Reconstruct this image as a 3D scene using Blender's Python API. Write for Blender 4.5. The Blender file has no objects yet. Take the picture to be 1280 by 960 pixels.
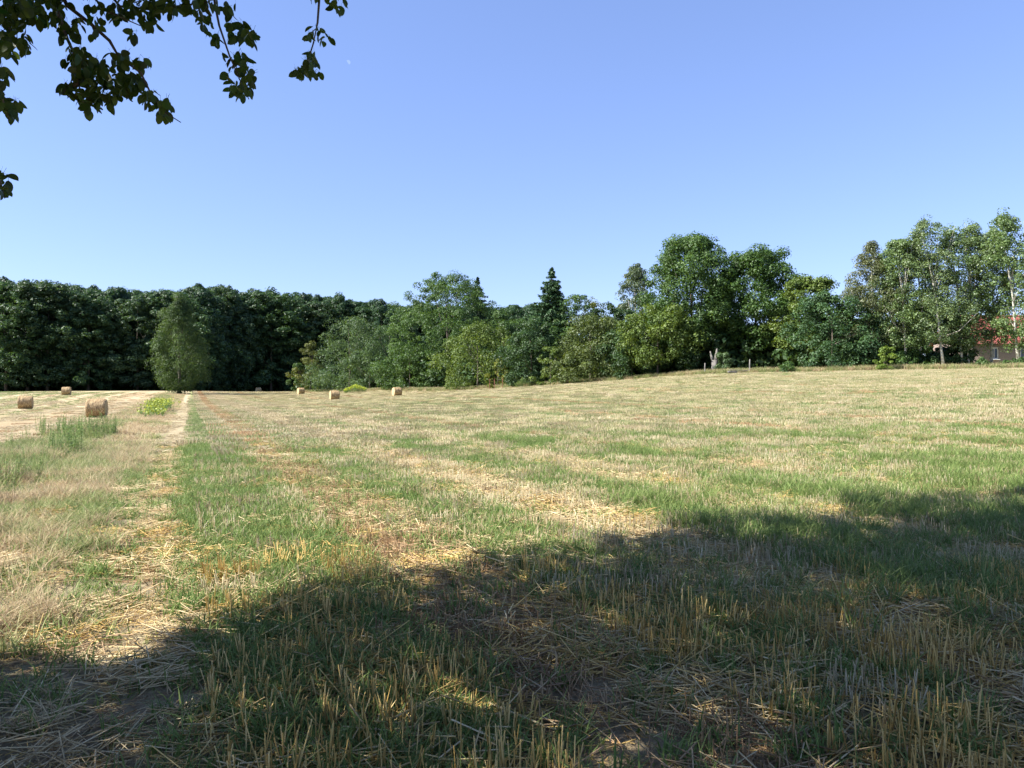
import bpy, math, random
import numpy as np
from mathutils import Vector, Matrix

S = bpy.context.scene
COL = S.collection
# ------------------------------------------------------------------ camera
CAMZ, F, HZ = 1.65, 960.0, 484.0          # eye height, focal length and horizon row in photo pixels
cam = bpy.data.objects.new('camera', bpy.data.cameras.new('camera'))
COL.objects.link(cam)
cam.location = (0, 0, CAMZ)
cam.rotation_euler = (math.radians(90), 0, 0)
cam.data.sensor_width = 36; cam.data.lens = 27.0
cam.data.shift_y = (HZ - 480) / 1280
cam.data.clip_start = 0.05; cam.data.clip_end = 9000
S.camera = cam
# ------------------------------------------------------------------ sky and sun
SUN_EL = math.radians(43)
SH = Vector((0.97, 0.24)).normalized()    # ground direction in which shadows fall
w = bpy.data.worlds.new('World'); S.world = w; w.use_nodes = True
nt = w.node_tree
sky = nt.nodes.new('ShaderNodeTexSky'); sky.sky_type = 'NISHITA'; sky.sun_disc = False
sky.sun_elevation = SUN_EL
sky.sun_rotation = math.atan2(-SH.x, -SH.y)
sky.altitude = 120; sky.air_density = 1.0; sky.dust_density = 0.3; sky.ozone_density = 4.0
bg = nt.nodes['Background']; bg.inputs[1].default_value = 0.15
gam = nt.nodes.new('ShaderNodeGamma'); gam.inputs[1].default_value = .70      # the phone's soft rendering of a clear sky, all round
tin = nt.nodes.new('ShaderNodeMix'); tin.data_type = 'RGBA'; tin.blend_type = 'MULTIPLY'; tin.inputs[0].default_value = 1; tin.inputs[7].default_value = (.60, .64, .86, 1)
nt.links.new(sky.outputs[0], gam.inputs[0]); nt.links.new(gam.outputs[0], tin.inputs[6]); nt.links.new(tin.outputs[2], bg.inputs[0])
sl = bpy.data.lights.new('sun', 'SUN'); sl.energy = 5.0; sl.angle = math.radians(0.55); sl.color = (1.0, 0.955, 0.885)
sun = bpy.data.objects.new('sun', sl); COL.objects.link(sun)
sd = Vector((SH.x * math.cos(SUN_EL), SH.y * math.cos(SUN_EL), -math.sin(SUN_EL)))
sun.rotation_euler = sd.to_track_quat('-Z', 'Y').to_euler()
sun.location = (-30, -15, 40)
S.view_settings.view_transform = 'Standard'; S.view_settings.look = 'None'
S.view_settings.gamma = 1; S.view_settings.exposure = 1.6
S.view_settings.use_curve_mapping = False
S.render.engine = 'CYCLES'
S.cycles.max_bounces = 6; S.cycles.transparent_max_bounces = 8
S.cycles.diffuse_bounces = 3; S.cycles.transmission_bounces = 3; S.cycles.glossy_bounces = 2
S.render.resolution_x = 1024; S.render.resolution_y = 768

R0 = np.random.default_rng(11)
random.seed(5)
SLOPE = 0.42                               # the rows run along (-SLOPE, 1)
ROWA = math.atan(SLOPE)

def P(u, v, d):                            # photo pixel + depth -> point
    return Vector(((u - 640) / F * d, d, CAMZ - (v - HZ) / F * d))

# ------------------------------------------------------------------ terrain height: thin plate spline through surveyed points
ctl = [(0, 0, 0), (-3, 5, 0), (3, 5, 0), (0, 10, .02), (-6, 10, -.05), (8, 11, .12), (0, 25, .12), (14, 25, .45), (-14, 25, -.18),
       (-3, -10, 0), (10, -10, .1), (-14, -8, -.1), (26, 40, 1.75), (12, 50, 1.05), (-12, 50, .1)]
for u, v, d in [(375, 490, 172), (437, 488.5, 162), (500, 487, 138), (640, 483.5, 110), (800, 474, 92), (880, 467.5, 86), (1000, 464.5, 79), (1280, 460, 71),
                (1280, 455, 90), (121, 522, 52), (32, 511, 75), (83, 493, 125), (323, 490.5, 205), (376, 493, 150), (418, 500, 104), (497, 495, 113),
                (0, 489.5, 185), (230, 488.5, 195), (400, 488.5, 245)]:
    p = P(u, v, d); ctl.append((p.x, p.y, p.z))
for x, y, z in [(-400, 500, 2), (400, 500, 6), (0, 600, 3), (-500, 0, 0), (400, 0, 5), (0, -300, 0), (-800, 900, 2), (800, 900, 5), (0, 1200, 2)]:
    ctl.append((x, y, z))
ctl = np.array(ctl, float)
def _k(r2):
    r2 = np.maximum(r2, 1e-9); return .5 * r2 * np.log(r2)
_d2 = ((ctl[:, None, :2] - ctl[None, :, :2]) ** 2).sum(-1)
_n = len(ctl); _A = np.zeros((_n + 3, _n + 3)); _A[:_n, :_n] = _k(_d2) + np.eye(_n) * 8.0
_A[:_n, _n] = 1; _A[:_n, _n + 1:] = ctl[:, :2]; _A[_n, :_n] = 1; _A[_n + 1:, :_n] = ctl[:, :2].T
_b = np.zeros(_n + 3); _b[:_n] = ctl[:, 2]
_w = np.linalg.solve(_A, _b)
def gh(x, y):
    x = np.asarray(x, float); y = np.asarray(y, float)
    out = np.full(x.shape, _w[_n]) + _w[_n + 1] * x + _w[_n + 2] * y
    for i in range(_n):
        out = out + _w[i] * _k((x - ctl[i, 0]) ** 2 + (y - ctl[i, 1]) ** 2)
    return out
def gz(x, y): return float(gh(np.array([x]), np.array([y]))[0])

# ------------------------------------------------------------------ value noise for scattering
_H = R0.random((256, 256))
def vnoise(x, y):
    xi = np.floor(x).astype(int); yi = np.floor(y).astype(int); fx = x - xi; fy = y - yi
    fx = fx * fx * (3 - 2 * fx); fy = fy * fy * (3 - 2 * fy)
    a = _H[xi & 255, yi & 255]; b = _H[(xi + 1) & 255, yi & 255]; c = _H[xi & 255, (yi + 1) & 255]; d = _H[(xi + 1) & 255, (yi + 1) & 255]
    return (a * (1 - fx) + b * fx) * (1 - fy) + (c * (1 - fx) + d * fx) * fy
def fnoise(x, y, o=3):
    s = 0; a = .5; t = 0
    for i in range(o):
        s = s + a * vnoise(x * 2 ** i + 17.3 * i, y * 2 ** i + 9.1 * i); t += a; a *= .5
    return s / t

# ------------------------------------------------------------------ row bands across the field: w, green, litter, brown
SUBW = .0
BANDS = [(-60, .5, .2, .1), (-33, .55, .1, 0), (-31.5, .1, .9, .1), (-30, .55, .1, 0), (-27.5, .5, .1, 0), (-26, .1, .9, .1), (-24.5, .5, .1, .1), (-22.5, .5, .1, .1), (-21, .1, .9, .2),
         (-19.5, .5, .1, .1), (-17.8, .45, .1, .2), (-16.5, .1, .9, .2), (-15, .4, .1, .3), (-13.2, .35, .1, .4), (-12, .1, .9, .3), (-10.8, .25, .1, .6),
         (-9, .15, .2, .8), (-8, .1, .9, .5), (-7, .2, .4, .7), (-5.6, .3, .3, .5), (-4.8, .5, .2, .2),
         (-1.0, .3, .4, .1), (-.75, .15, .7, .4), (-.2, .15, .7, .3), (.1, .6, .3, .1), (.4, 1, 0, 0), (1.3, .95, 0, 0), (1.75, .15, .3, 1), (2.3, .1, .7, .8), (2.8, .3, .6, .3),
         (3.1, .75, .1, .0), (4.0, .75, .1, 0), (4.4, .2, .7, .2), (5.4, .12, .85, .15), (5.8, .5, .2, 0), (6.2, .9, .0, 0), (6.8, .85, 0, 0), (7.2, .2, .7, 0), (8.5, .2, .7, .1),
         (9.0, .7, .1, 0), (10.4, .7, .1, 0), (10.9, .2, .6, .5), (12, .2, .6, .3), (12.6, .65, .1, 0), (14, .6, .1, 0), (14.6, .25, .6, .1), (15.6, .25, .6, .2), (16.4, .6, .1, 0),
         (18.4, .55, .1, 0), (19.0, .2, .5, .6), (20.5, .3, .5, .2), (22, .55, .1, 0), (24, .5, .2, .0), (25, .25, .4, .6), (26, .3, .5, .1), (28.5, .55, .1, 0), (31, .3, .5, .3), (34, .5, .2, 0),
         (37, .3, .5, .4), (40, .5, .1, 0), (44, .35, .5, .3), (48, .55, .1, 0), (53, .4, .4, .3), (58, .6, .1, 0), (65, .5, .3, .2), (80, .6, .1, 0)]
BANDS = [(b[0], .10 + .86 * b[1] + (.14 if b[0] > 15 else 0), b[2], b[3]) if b[0] > .3 else (b[0], min(1, b[1] * 1.5), b[2] * .8, min(1, b[3] + .4)) if b[0] < -5 else b for b in BANDS]
_B = np.array(BANDS)
def band(wv, i):
    b = np.interp(wv, _B[:, 0], _B[:, i])
    if i == 1: b = b + .20 * np.sin(wv * 2 * math.pi / 1.7) * np.clip((wv - 6) / 4, 0, 1)     # seed-drill passes
    if i == 1: k = np.clip((wv - 7) / 5, 0, 1) * .55; b = b * (1 - k) + .52 * k
    if i == 2: b = b * (1 - .6 * np.clip((wv - 8) / 6, 0, 1))
    return np.clip(b, 0, 1)
def rnoise(x, y, a, b, o=3):             # noise stretched along the rows
    ca, sa = math.cos(ROWA), math.sin(ROWA)
    return fnoise((x * ca + y * sa) * b + 33, (-x * sa + y * ca) * a + 71, o)
def wcoord(x, y):                           # wobbling distance across the rows
    n0 = fnoise(np.array([40 - 2 * .018]), np.array([40 + 6 * .018]), 2)[0]
    return x + SLOPE * y + (fnoise(x * .018 + 40, y * .018 + 40, 2) - n0) * 1.1

# ------------------------------------------------------------------ material helpers
def new_mat(name):
    m = bpy.data.materials.new(name); m.use_nodes = True
    n = m.node_tree.nodes; l = m.node_tree.links
    bs = n['Principled BSDF']
    return m, n, l, bs
def node(n, t, **kw):
    o = n.new(t)
    for k, v in kw.items(): setattr(o, k, v)
    return o
def math_n(n, l, op, a, b=None, clamp=False):
    o = node(n, 'ShaderNodeMath', operation=op, use_clamp=clamp)
    for i, s in enumerate((a, b)):
        if s is None: continue
        if isinstance(s, (int, float)): o.inputs[i].default_value = s
        else: l.new(s, o.inputs[i])
    return o.outputs[0]
def mixc(n, l, fac, a, b, bt='MIX'):
    o = node(n, 'ShaderNodeMix', data_type='RGBA', blend_type=bt)
    for i, s in ((0, fac), (6, a), (7, b)):
        if isinstance(s, (int, float)): o.inputs[i].default_value = s
        elif isinstance(s, tuple): o.inputs[i].default_value = (*s, 1)
        else: l.new(s, o.inputs[i])
    return o.outputs[2]

def leaf_mat(name, transl=.3, tr_tint=(1.6, 1.5, .5), rough=.5, spec=.3, tint_amp=.75):
    """leaf colour = object colour, varied leaf by leaf; some light passes through"""
    m, n, l, bs = new_mat(name)
    oi = node(n, 'ShaderNodeObjectInfo')
    at = node(n, 'ShaderNodeAttribute', attribute_name='tint')
    mr = node(n, 'ShaderNodeMapRange'); l.new(at.outputs['Fac'], mr.inputs[0])
    mr.inputs[3].default_value = 1 - tint_amp * .6; mr.inputs[4].default_value = 1 + tint_amp
    vm = node(n, 'ShaderNodeVectorMath', operation='SCALE'); l.new(oi.outputs['Color'], vm.inputs[0]); l.new(mr.outputs[0], vm.inputs[3])
    hs = node(n, 'ShaderNodeHueSaturation'); l.new(vm.outputs[0], hs.inputs['Color'])
    h = node(n, 'ShaderNodeMapRange'); l.new(at.outputs['Fac'], h.inputs[0]); h.inputs[3].default_value = .515; h.inputs[4].default_value = .48
    l.new(h.outputs[0], hs.inputs['Hue'])
    l.new(hs.outputs[0], bs.inputs['Base Color'])
    bs.inputs['Roughness'].default_value = rough; bs.inputs['Specular IOR Level'].default_value = spec
    tr = node(n, 'ShaderNodeBsdfTranslucent')
    l.new(mixc(n, l, 1.0, hs.outputs[0], tr_tint, 'MULTIPLY'), tr.inputs[0])
    ms = node(n, 'ShaderNodeMixShader'); ms.inputs[0].default_value = transl
    l.new(bs.outputs[0], ms.inputs[1]); l.new(tr.outputs[0], ms.inputs[2])
    l.new(ms.outputs[0], n['Material Output'].inputs[0])
    return m

def blade_mat(name, ramp, transl=.25, rough=.6, spec=.25):
    """colour from a ramp: tint of each blade plus a little per tuft"""
    m, n, l, bs = new_mat(name)
    oi = node(n, 'ShaderNodeObjectInfo')
    at = node(n, 'ShaderNodeAttribute', attribute_name='tint')
    a = math_n(n, l, 'MULTIPLY', at.outputs['Fac'], .72)
    b = math_n(n, l, 'MULTIPLY', oi.outputs['Random'], .28)
    f = math_n(n, l, 'ADD', a, b, True)
    cr = node(n, 'ShaderNodeValToRGB'); l.new(f, cr.inputs[0])
    e = cr.color_ramp.elements
    while len(e) < len(ramp): e.new(.5)
    for i, (p, c) in enumerate(ramp): e[i].position = p; e[i].color = (*c, 1)
    l.new(cr.outputs[0], bs.inputs['Base Color'])
    bs.inputs['Roughness'].default_value = rough; bs.inputs['Specular IOR Level'].default_value = spec
    tr = node(n, 'ShaderNodeBsdfTranslucent'); l.new(cr.outputs[0], tr.inputs[0])
    ms = node(n, 'ShaderNodeMixShader'); ms.inputs[0].default_value = transl
    l.new(bs.outputs[0], ms.inputs[1]); l.new(tr.outputs[0], ms.inputs[2])
    l.new(ms.outputs[0], n['Material Output'].inputs[0])
    return m

def bark_mat(name, c1, c2, scale=6, stretch=.25, bump=.6):
    m, n, l, bs = new_mat(name)
    tc = node(n, 'ShaderNodeTexCoord'); mp = node(n, 'ShaderNodeMapping'); mp.inputs['Scale'].default_value = (1, 1, stretch)
    l.new(tc.outputs['Object'], mp.inputs[0])
    nz = node(n, 'ShaderNodeTexNoise'); nz.inputs['Scale'].default_value = scale; nz.inputs['Detail'].default_value = 8; l.new(mp.outputs[0], nz.inputs[0])
    cr = node(n, 'ShaderNodeValToRGB'); l.new(nz.outputs[0], cr.inputs[0])
    cr.color_ramp.elements[0].position = .36; cr.color_ramp.elements[0].color = (*c1, 1)
    cr.color_ramp.elements[1].position = .6; cr.color_ramp.elements[1].color = (*c2, 1)
    l.new(cr.outputs[0], bs.inputs['Base Color']); bs.inputs['Roughness'].default_value = .85
    bp = node(n, 'ShaderNodeBump'); bp.inputs['Strength'].default_value = bump; bp.inputs['Distance'].default_value = .03
    l.new(nz.outputs[0], bp.inputs['Height']); l.new(bp.outputs[0], bs.inputs['Normal'])
    return m

def noise_mat(name, c1, c2, scale=8, rough=.8, bump=.3, spec=.3):
    return bark_mat(name, c1, c2, scale, 1, bump)

STRAW = [(0, (.20, .142, .074)), (.3, (.40, .315, .175)), (.6, (.55, .465, .29)), (1, (.72, .65, .46))]
GOLD = [(0, (.21, .125, .035)), (.3, (.48, .31, .09)), (.6, (.67, .47, .16)), (1, (.80, .64, .30))]  # straw colour warmed and brightened to offset the blue, dim shade close up
STRAWP = [(0, (.29, .185, .085)), (.4, (.55, .41, .20)), (1, (.80, .68, .42))]
BROWN = [(0, (.18, .105, .052)), (.5, (.41, .265, .14)), (1, (.58, .44, .26))]
GREEN = [(0, (.06, .125, .026)), (.5, (.160, .228, .060)), (.85, (.245, .31, .095)), (1, (.38, .38, .15))]
GREENF = [(0, (.09, .145, .045)), (.5, (.215, .262, .10)), (.85, (.31, .345, .15)), (1, (.44, .42, .22))]
DRY = [(0, (.16, .105, .065)), (.35, (.42, .31, .18)), (.75, (.56, .46, .28)), (1, (.34, .34, .15))]
STRAWF = [(0, (.17, .18, .07)), (.22, (.27, .29, .11)), (.42, (.40, .335, .18)), (.7, (.55, .47, .29)), (1, (.72, .65, .46))]
GDRY = [(0, (.10, .155, .045)), (.5, (.22, .27, .09)), (1, (.44, .40, .20))]
WEED = [(0, (.085, .16, .04)), (.6, (.18, .27, .08)), (1, (.32, .36, .13))]
M = dict(
    leaf=leaf_mat('leaf_broad'), airy=leaf_mat('leaf_airy', .35, (1.5, 1.4, .6), .4, .45), needle=leaf_mat('needle', .12, (1.2, 1.2, .6)),
    pear=leaf_mat('pear_leaf', .25, (1.5, 1.5, .4), .5, .22, .5),
    strawf=blade_mat('straw_mixed', STRAWF, .2, .5, .35), gold=blade_mat('straw_gold', GOLD, .15, .5, .35), straw=blade_mat('straw', STRAW, .15, .5, .35), strawp=blade_mat('straw_pale', STRAWP, .12, .5, .35), brown=blade_mat('straw_brown', BROWN, .15),
    greenf=blade_mat('green_far', GREENF, .4), green=blade_mat('green_shoot', GREEN, .35), dry=blade_mat('dry_grass', DRY, .3), gdry=blade_mat('half_dry_grass', GDRY, .35), weed=blade_mat('weed', WEED, .35),
    bark=bark_mat('bark', (.045, .036, .028), (.13, .105, .08)), pale=bark_mat('pale_bark', (.24, .22, .18), (.56, .53, .46), 5, .5),
    grey=bark_mat('grey_bark', (.07, .063, .054), (.19, .175, .155), 5, .3), twig=bark_mat('twig_bark', (.035, .028, .022), (.09, .07, .055), 30, .3, .3))

# ------------------------------------------------------------------ mesh helpers
def mesh_from(name, V, Fq, tint=None, smooth=False, mats=()):
    """V (n,3), Fq (m,k) uniform faces or list of faces"""
    me = bpy.data.meshes.new(name)
    if isinstance(Fq, np.ndarray):
        k = Fq.shape[1]; m = len(Fq)
        me.vertices.add(len(V)); me.vertices.foreach_set('co', np.asarray(V, np.float32).ravel())
        me.loops.add(m * k); me.loops.foreach_set('vertex_index', Fq.astype(np.int32).ravel())
        me.polygons.add(m); me.polygons.foreach_set('loop_start', (np.arange(m) * k).astype(np.int32))
        me.update(calc_edges=True)
    else:
        me.from_pydata([tuple(v) for v in V], [], [tuple(f) for f in Fq]); me.update()
    if tint is not None:
        at = me.attributes.new('tint', 'FLOAT', 'FACE'); at.data.foreach_set('value', np.asarray(tint, np.float32))
    if smooth: me.polygons.foreach_set('use_smooth', np.ones(len(me.polygons), bool))
    for m_ in mats: me.materials.append(m_)
    return me
def link(name, me, parent=None, color=None):
    o = bpy.data.objects.new(name, me); COL.objects.link(o)
    if parent is not None: o.parent = parent
    if color is not None: o.color = (*color, 1)
    return o
def tag(o, label=None, cat=None, group=None, kind=None):
    if label: o['label'] = label
    if cat: o['category'] = cat
    if group: o['group'] = group
    if kind: o['kind'] = kind
    return o
def empty(name, loc, rz=0):
    o = bpy.data.objects.new(name, None); COL.objects.link(o); o.location = loc; o.rotation_euler = (0, 0, rz)
    o.empty_display_size = .3
    return o

class MB:
    def __init__(s): s.V = []; s.F = []
    def tube(s, pts, rad, seg=7, cap=True):
        pts = [Vector(p) for p in pts]; base = len(s.V)
        up = Vector((0.31, .17, .93))
        for i, p in enumerate(pts):
            t = (pts[min(i + 1, len(pts) - 1)] - pts[max(i - 1, 0)]).normalized()
            a = t.cross(up)
            if a.length < .05: a = t.cross(Vector((1, 0, 0)))
            a.normalize(); b = t.cross(a)
            for k in range(seg):
                an = 2 * math.pi * k / seg
                s.V.append(p + (a * math.cos(an) + b * math.sin(an)) * rad[i])
        for i in range(len(pts) - 1):
            for k in range(seg):
                q = base + i * seg
                s.F.append((q + k, q + (k + 1) % seg, q + seg + (k + 1) % seg, q + seg + k))
        if cap:
            s.F.append(tuple(base + (len(pts) - 1) * seg + k for k in range(seg)))
            s.F.append(tuple(base + seg - 1 - k for k in range(seg)))
    def box(s, c, sz, rz=0, rx=0):
        mt = Matrix.Translation(Vector(c)) @ Matrix.Rotation(rz, 4, 'Z') @ Matrix.Rotation(rx, 4, 'X')
        b = len(s.V)
        for dz in (-1, 1):
            for dx, dy in ((-1, -1), (1, -1), (1, 1), (-1, 1)):
                s.V.append(mt @ Vector((dx * sz[0] / 2, dy * sz[1] / 2, dz * sz[2] / 2)))
        for f in ((3, 2, 1, 0), (4, 5, 6, 7), (0, 1, 5, 4), (1, 2, 6, 5), (2, 3, 7, 6), (3, 0, 4, 7)): s.F.append(tuple(b + i for i in f))
    def build(s, name, mat, parent=None, smooth=False):
        me = mesh_from(name, s.V, s.F, smooth=smooth, mats=(mat,))
        return link(name, me, parent)

def unit(v): return v / np.maximum(np.linalg.norm(v, axis=1, keepdims=True), 1e-9)
def leaf_cards(rng, pos, nrm, size, aspect=.62, tint=None, axis=None):
    """rhombic leaf faces folded along the middle: 4 verts, 2 tris each"""
    n = len(pos)
    t = unit(np.cross(nrm, rng.normal(size=(n, 3)))) if axis is None else unit(axis - nrm * (axis * nrm).sum(1, keepdims=True))
    b = np.cross(nrm, t); s = size[:, None]
    lift = nrm * s * .22
    V = np.stack([pos - t * s, pos + b * s * aspect + lift, pos + t * s * .95, pos - b * s * aspect + lift], 1).reshape(-1, 3)
    i = np.arange(n) * 4
    Fq = np.stack([i, i + 1, i + 2, i, i + 2, i + 3], 1).reshape(-1, 3)
    tt = np.repeat(tint, 2) if tint is not None else None
    return V, Fq, tt

# ------------------------------------------------------------------ THE GROUND
def spaced(lo, hi, c, n, k):
    t = np.linspace(-1, 1, n); s = np.sinh(t * k) / math.sinh(k)
    return np.where(s < 0, c + s * (c - lo), c + s * (hi - c))
gx = spaced(-1500, 1500, 0, 240, 6.6); gy = spaced(-300, 2200, 8, 260, 6.6)
X, Y = np.meshgrid(gx, gy)
Z = gh(X.ravel(), Y.ravel())
rr = np.hypot(X.ravel(), Y.ravel()); fl = np.clip((rr - 330) / 300, 0, 1); Z = Z * (1 - fl) + 2.2 * fl
Wg = wcoord(X.ravel(), Y.ravel())
near = np.clip(1 - rr / 60, 0, 1)
Z = Z - .05 * np.exp(-((Wg + .45) / .28) ** 2) * (rr < 200) + .02 * (fnoise(X.ravel() * 1.7, Y.ravel() * 1.7) - .5) * near
V = np.stack([X.ravel(), Y.ravel(), Z], 1)
nx, ny = len(gx), len(gy)
ii = (np.arange(ny - 1)[:, None] * nx + np.arange(nx - 1)[None]).ravel()
Fg = np.stack([ii, ii + 1, ii + nx + 1, ii + nx], 1)
m, n, l, bs = new_mat('stubble_soil')
geo = node(n, 'ShaderNodeNewGeometry')
sx = node(n, 'ShaderNodeSeparateXYZ'); l.new(geo.outputs['Position'], sx.inputs[0])
nzw = node(n, 'ShaderNodeTexNoise'); nzw.inputs['Scale'].default_value = .02; nzw.inputs['Detail'].default_value = 1; l.new(geo.outputs['Position'], nzw.inputs[0])
ww = math_n(n, l, 'ADD', sx.outputs[0], math_n(n, l, 'MULTIPLY', sx.outputs[1], SLOPE))
ww = math_n(n, l, 'ADD', ww, math_n(n, l, 'MULTIPLY', math_n(n, l, 'SUBTRACT', nzw.outputs[0], .5), .8))
def ramp_of(bands, lo, hi):
    mr = node(n, 'ShaderNodeMapRange'); l.new(ww, mr.inputs[0]); mr.inputs[1].default_value = lo; mr.inputs[2].default_value = hi
    cr = node(n, 'ShaderNodeValToRGB'); l.new(mr.outputs[0], cr.inputs[0]); e = cr.color_ramp.elements
    bb = [b for b in bands if lo <= b[0] <= hi]
    while len(e) < len(bb): e.new(.5)
    for i, b in enumerate(bb): e[i].position = (b[0] - lo) / (hi - lo); e[i].color = (b[1], b[2], b[3], 1)
    return cr.outputs[0]
cA = ramp_of(BANDS, -60, -5.6); cB = ramp_of(BANDS, -5.6, 14); cC = ramp_of(BANDS, 14, 80)
s1 = math_n(n, l, 'GREATER_THAN', ww, -5.6); s2 = math_n(n, l, 'GREATER_THAN', ww, 14.0)
cc = mixc(n, l, s2, mixc(n, l, s1, cA, cB), cC)
sep = node(n, 'ShaderNodeSeparateColor'); l.new(cc, sep.inputs[0])
tcm = node(n, 'ShaderNodeMapping'); l.new(geo.outputs['Position'], tcm.inputs[0]); tcm.inputs['Rotation'].default_value = (0, 0, -ROWA); tcm.inputs['Scale'].default_value = (1, .25, 1)
nA = node(n, 'ShaderNodeTexNoise'); nA.inputs['Scale'].default_value = 2.2; nA.inputs['Detail'].default_value = 9; nA.inputs['Roughness'].default_value = .7; l.new(tcm.outputs[0], nA.inputs[0])
nB = node(n, 'ShaderNodeTexNoise'); nB.inputs['Scale'].default_value = 26; nB.inputs['Detail'].default_value = 6; nB.inputs['Roughness'].default_value = .75; l.new(geo.outputs['Position'], nB.inputs[0])
nD = node(n, 'ShaderNodeTexNoise'); nD.inputs['Scale'].default_value = 110; nD.inputs['Detail'].default_value = 5; nD.inputs['Roughness'].default_value = .8; l.new(geo.outputs['Position'], nD.inputs[0])
fD = node(n, 'ShaderNodeMapRange'); l.new(nD.outputs[0], fD.inputs[0]); fD.inputs[1].default_value = .38; fD.inputs[2].default_value = .62
soil = mixc(n, l, fD.outputs[0], (.055, .038, .024), (.20, .145, .085))
strawc = mixc(n, l, nB.outputs[0], (.35, .28, .16), (.60, .52, .34))
greenc = mixc(n, l, nB.outputs[0], (.09, .15, .03), (.27, .31, .10))
brownc = mixc(n, l, nB.outputs[0], (.20, .13, .072), (.42, .30, .18))
fine = node(n, 'ShaderNodeMapRange'); l.new(nB.outputs[0], fine.inputs[0]); fine.inputs[1].default_value = .46; fine.inputs[2].default_value = .62
farf = node(n, 'ShaderNodeMapRange'); cd = node(n, 'ShaderNodeVectorMath', operation='LENGTH'); l.new(geo.outputs['Position'], cd.inputs[0]); l.new(cd.outputs['Value'], farf.inputs[0])
farf.inputs[1].default_value = 12; farf.inputs[2].default_value = 60          # litter closes up where stalks are too small to build
cover = math_n(n, l, 'MAXIMUM', fine.outputs[0], math_n(n, l, 'MULTIPLY', farf.outputs[0], .85))
c = mixc(n, l, math_n(n, l, 'MULTIPLY', cover, .8), soil, strawc)
gm = math_n(n, l, 'MULTIPLY', sep.outputs[0], math_n(n, l, 'MULTIPLY', nA.outputs[0], 1.45), True)
c = mixc(n, l, math_n(n, l, 'MULTIPLY', gm, cover), c, greenc)
c = mixc(n, l, math_n(n, l, 'MULTIPLY', math_n(n, l, 'MULTIPLY', sep.outputs[2], nA.outputs[0]), 1.1, True), c, brownc)
c = mixc(n, l, math_n(n, l, 'MULTIPLY', math_n(n, l, 'MULTIPLY', sep.outputs[1], nA.outputs[0]), 1.3, True), c, strawc)
l.new(c, bs.inputs['Base Color']); bs.inputs['Roughness'].default_value = .95; bs.inputs['Specular IOR Level'].default_value = .1
bp = node(n, 'ShaderNodeBump'); bp.inputs['Strength'].default_value = .8; bp.inputs['Distance'].default_value = .05
l.new(math_n(n, l, 'ADD', nB.outputs[0], math_n(n, l, 'MULTIPLY', nD.outputs[0], .5)), bp.inputs['Height']); l.new(bp.outputs[0], bs.inputs['Normal'])
ground = link('ground', mesh_from('ground', V, Fg, smooth=True, mats=(m,)))
tag(ground, 'stubble field sloping up to the right with a grassy verge and straw bands', 'field', kind='structure')

# ------------------------------------------------------------------ SCATTERING (uncountable ground cover)
PROTO = {}
def proto_coll(name, meshes):
    c = bpy.data.collections.new(name)
    for i, me in enumerate(meshes):
        o = bpy.data.objects.new(f'{name}_{i:02d}', me); c.objects.link(o)
    return c
def scatter(name, coll, pts, rot, scl, idx, label, cat, mats=(), color=None):
    me = bpy.data.meshes.new(name); me.vertices.add(len(pts)); me.vertices.foreach_set('co', np.asarray(pts, np.float32).ravel())
    a = me.attributes.new('rot', 'FLOAT_VECTOR', 'POINT'); a.data.foreach_set('vector', np.asarray(rot, np.float32).ravel())
    a = me.attributes.new('scl', 'FLOAT_VECTOR', 'POINT'); a.data.foreach_set('vector', np.asarray(scl, np.float32).ravel())
    a = me.attributes.new('idx', 'INT', 'POINT'); a.data.foreach_set('value', np.asarray(idx, np.int32))
    me.update()
    for m_ in mats: me.materials.append(m_)
    o = link(name, me)
    g = bpy.data.node_groups.new('scatter_' + name, 'GeometryNodeTree')
    g.interface.new_socket('Geometry', in_out='INPUT', socket_type='NodeSocketGeometry')
    g.interface.new_socket('Geometry', in_out='OUTPUT', socket_type='NodeSocketGeometry')
    n = g.nodes; l = g.links
    gi = n.new('NodeGroupInput'); go = n.new('NodeGroupOutput')
    ci = n.new('GeometryNodeCollectionInfo'); ci.inputs[0].default_value = coll; ci.inputs[1].default_value = True; ci.inputs[2].default_value = True
    ip = n.new('GeometryNodeInstanceOnPoints'); ip.inputs['Pick Instance'].default_value = True
    def na(nm, t):
        k = n.new('GeometryNodeInputNamedAttribute'); k.data_type = t; k.inputs[0].default_value = nm; return k.outputs[0]
    l.new(gi.outputs[0], ip.inputs['Points']); l.new(ci.outputs[0], ip.inputs['Instance'])
    l.new(na('idx', 'INT'), ip.inputs['Instance Index'])
    er = n.new('FunctionNodeEulerToRotation'); l.new(na('rot', 'FLOAT_VECTOR'), er.inputs[0]); l.new(er.outputs[0], ip.inputs['Rotation'])
    l.new(na('scl', 'FLOAT_VECTOR'), ip.inputs['Scale'])
    l.new(ip.outputs[0], go.inputs[0])
    md = o.modifiers.new('scatter', 'NODES'); md.node_group = g
    if color: o.color = (*color, 1)
    tag(o, label, cat, kind='stuff')
    return o

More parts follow.
